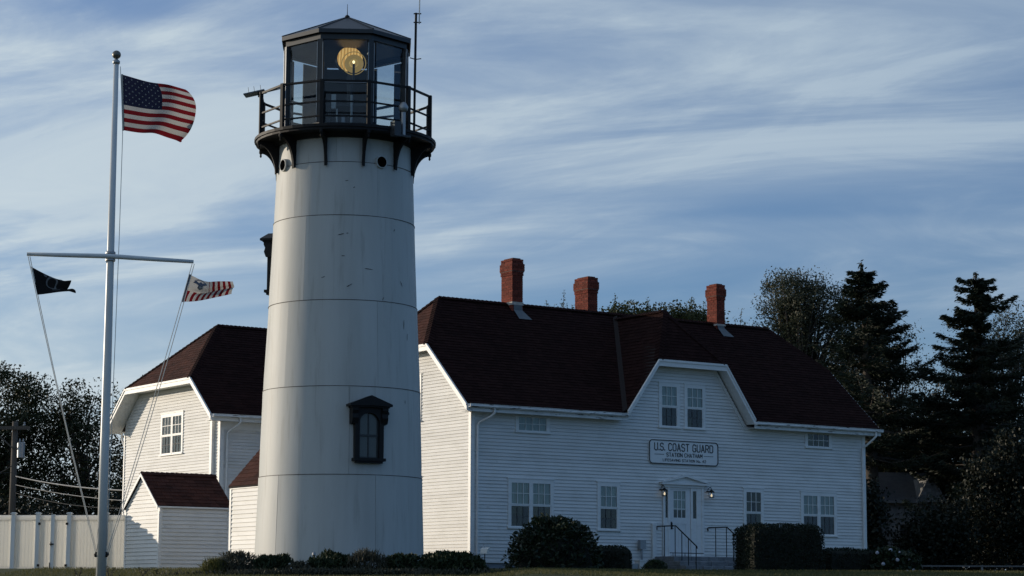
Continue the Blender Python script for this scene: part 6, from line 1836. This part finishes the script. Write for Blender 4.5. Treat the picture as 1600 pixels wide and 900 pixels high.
spruce('spruce_tree', 'second spruce with ragged windblown top near the right edge', (19.55, 92, 0), (0.12, 0, 13.05), 2.6, lambda f: 0.55 if f > 0.86 else (0.85 if f > 0.72 else (1.9 if f > 0.6 else 3.3 - 1.0 * f)), 102, GRt, dens=330, gaps=0.08,
       extra=[(12.75, 0, 0.8), (12.7, 170, 0.75), (12.55, 15, 0.95), (12.45, 185, 0.9), (11.9, 0, 1.15), (11.75, -6, 1.7), (11.7, 8, 1.4), (11.9, 182, 0.8), (11.2, 178, 1.35), (11.1, 186, 1.5), (11.0, 170, 1.2), (10.2, 180, 1.7), (9.6, 180, 1.6), (9.4, 0, 1.9), (9.2, 10, 1.7)])
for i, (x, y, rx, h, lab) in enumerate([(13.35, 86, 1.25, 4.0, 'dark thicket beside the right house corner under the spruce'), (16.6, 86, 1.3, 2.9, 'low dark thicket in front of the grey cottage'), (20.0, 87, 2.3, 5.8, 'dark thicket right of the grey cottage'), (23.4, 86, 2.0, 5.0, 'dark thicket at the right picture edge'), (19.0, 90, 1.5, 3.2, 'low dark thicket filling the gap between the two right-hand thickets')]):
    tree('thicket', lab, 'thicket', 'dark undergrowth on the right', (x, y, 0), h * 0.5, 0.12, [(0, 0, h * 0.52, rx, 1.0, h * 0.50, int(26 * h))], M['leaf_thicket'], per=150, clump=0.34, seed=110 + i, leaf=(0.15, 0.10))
tree('broadleaf_tree', 'olive leafy tree catching light low between the spruces', 'tree', GRt, (18.2, 96, 0), 5.0, 0.16, [(-1.4, 0, 5.6, 2.2, 1.2, 1.7, 75), (1.6, 0, 5.4, 2.2, 1.2, 2.0, 75)], M['leaf_oak'], per=150, leaf=(0.13, 0.08), seed=120)

tree('broadleaf_tree', 'dark leafy tree low behind the first spruce', 'tree', GRt, (15.6, 102, 0), 5.0, 0.2, [(0, 0, 6.6, 2.4, 1.4, 3.0, 85), (0.2, 0, 2.8, 2.6, 1.4, 2.6, 70)], M['leaf_thicket'], per=150, seed=121, leaf=(0.15, 0.10))
tree('broadleaf_tree', 'dark leafy tree low behind the second spruce', 'tree', GRt, (20.4, 102, 0), 5.0, 0.2, [(0, 0, 6.2, 2.5, 1.4, 3.0, 90), (0.2, 0, 2.6, 2.8, 1.4, 2.6, 75)], M['leaf_thicket'], per=150, seed=122, leaf=(0.15, 0.10))
tree('broadleaf_tree', 'dark leafy tree low at the right picture edge behind everything', 'tree', GRt, (25.0, 102, 0), 5.0, 0.2, [(0, 0, 5.6, 2.4, 1.4, 3.2, 85), (-0.4, 0, 2.4, 2.8, 1.4, 2.4, 75)], M['leaf_thicket'], per=150, seed=123, leaf=(0.15, 0.10))

# lawn blades along the visible crest of the bank
n = 80000
gx = rng.uniform(-12.5, 15, n); gy_ = rng.uniform(45.0, 59.0, n)
gzv = np.array([ground_z(a, b) for a, b in zip(gx, gy_)])
hh = rng.uniform(0.03, 0.085, n)
c = np.stack([gx, gy_, gzv + hh * 0.45], axis=1)
d = np.stack([rng.normal(size=n) * 0.35, rng.normal(size=n) * 0.35, np.ones(n)], axis=1)
v, q = leaf_quads(c, d, hh, 0.012, rng)
gr = link_mesh('grass', arrays_mesh('grass', v, q, M['grassblade']))
gr['kind'] = 'stuff'; gr['label'] = 'short dry-tipped lawn grass along the bank'
# tall weeds before the fence
for i, (x, y, s, lab) in enumerate([(-9.9, 50.6, 1.0, 'leggy weed left of the flagpole foot'), (-9.35, 51.4, 0.8, 'small weed just left of the flagpole foot'), (-8.5, 51.0, 0.7, 'small weed right of the flagpole foot')]):
    t = thing('weed', lab, 'weed', (x, y, ground_z(x, y)), 0, 'weeds by the flagpole')
    b = MB(); rw = np.random.default_rng(200 + i); pts = []
    for k in range(5):
        e = Vector((rw.normal() * 0.16 * s, rw.normal() * 0.1, rw.uniform(0.18, 0.36) * s)); b.tube([(0, 0, 0), e * 0.6 + Vector((0, 0, 0.05)), e], [0.008, 0.006, 0.003], 4)
        pts += [np.array(e) * q for q in (0.6, 0.8, 1.0)]
    b.build('stem', M['bark'], t)
    pts = np.array(pts); v, q = leaf_quads(pts, rw.normal(size=pts.shape) + np.array([0.5, 0, 0.6]), 0.12 * s, 0.03, rw)
    link_mesh('leaves', arrays_mesh('leaves', v, q, M['greyshrub']), t)
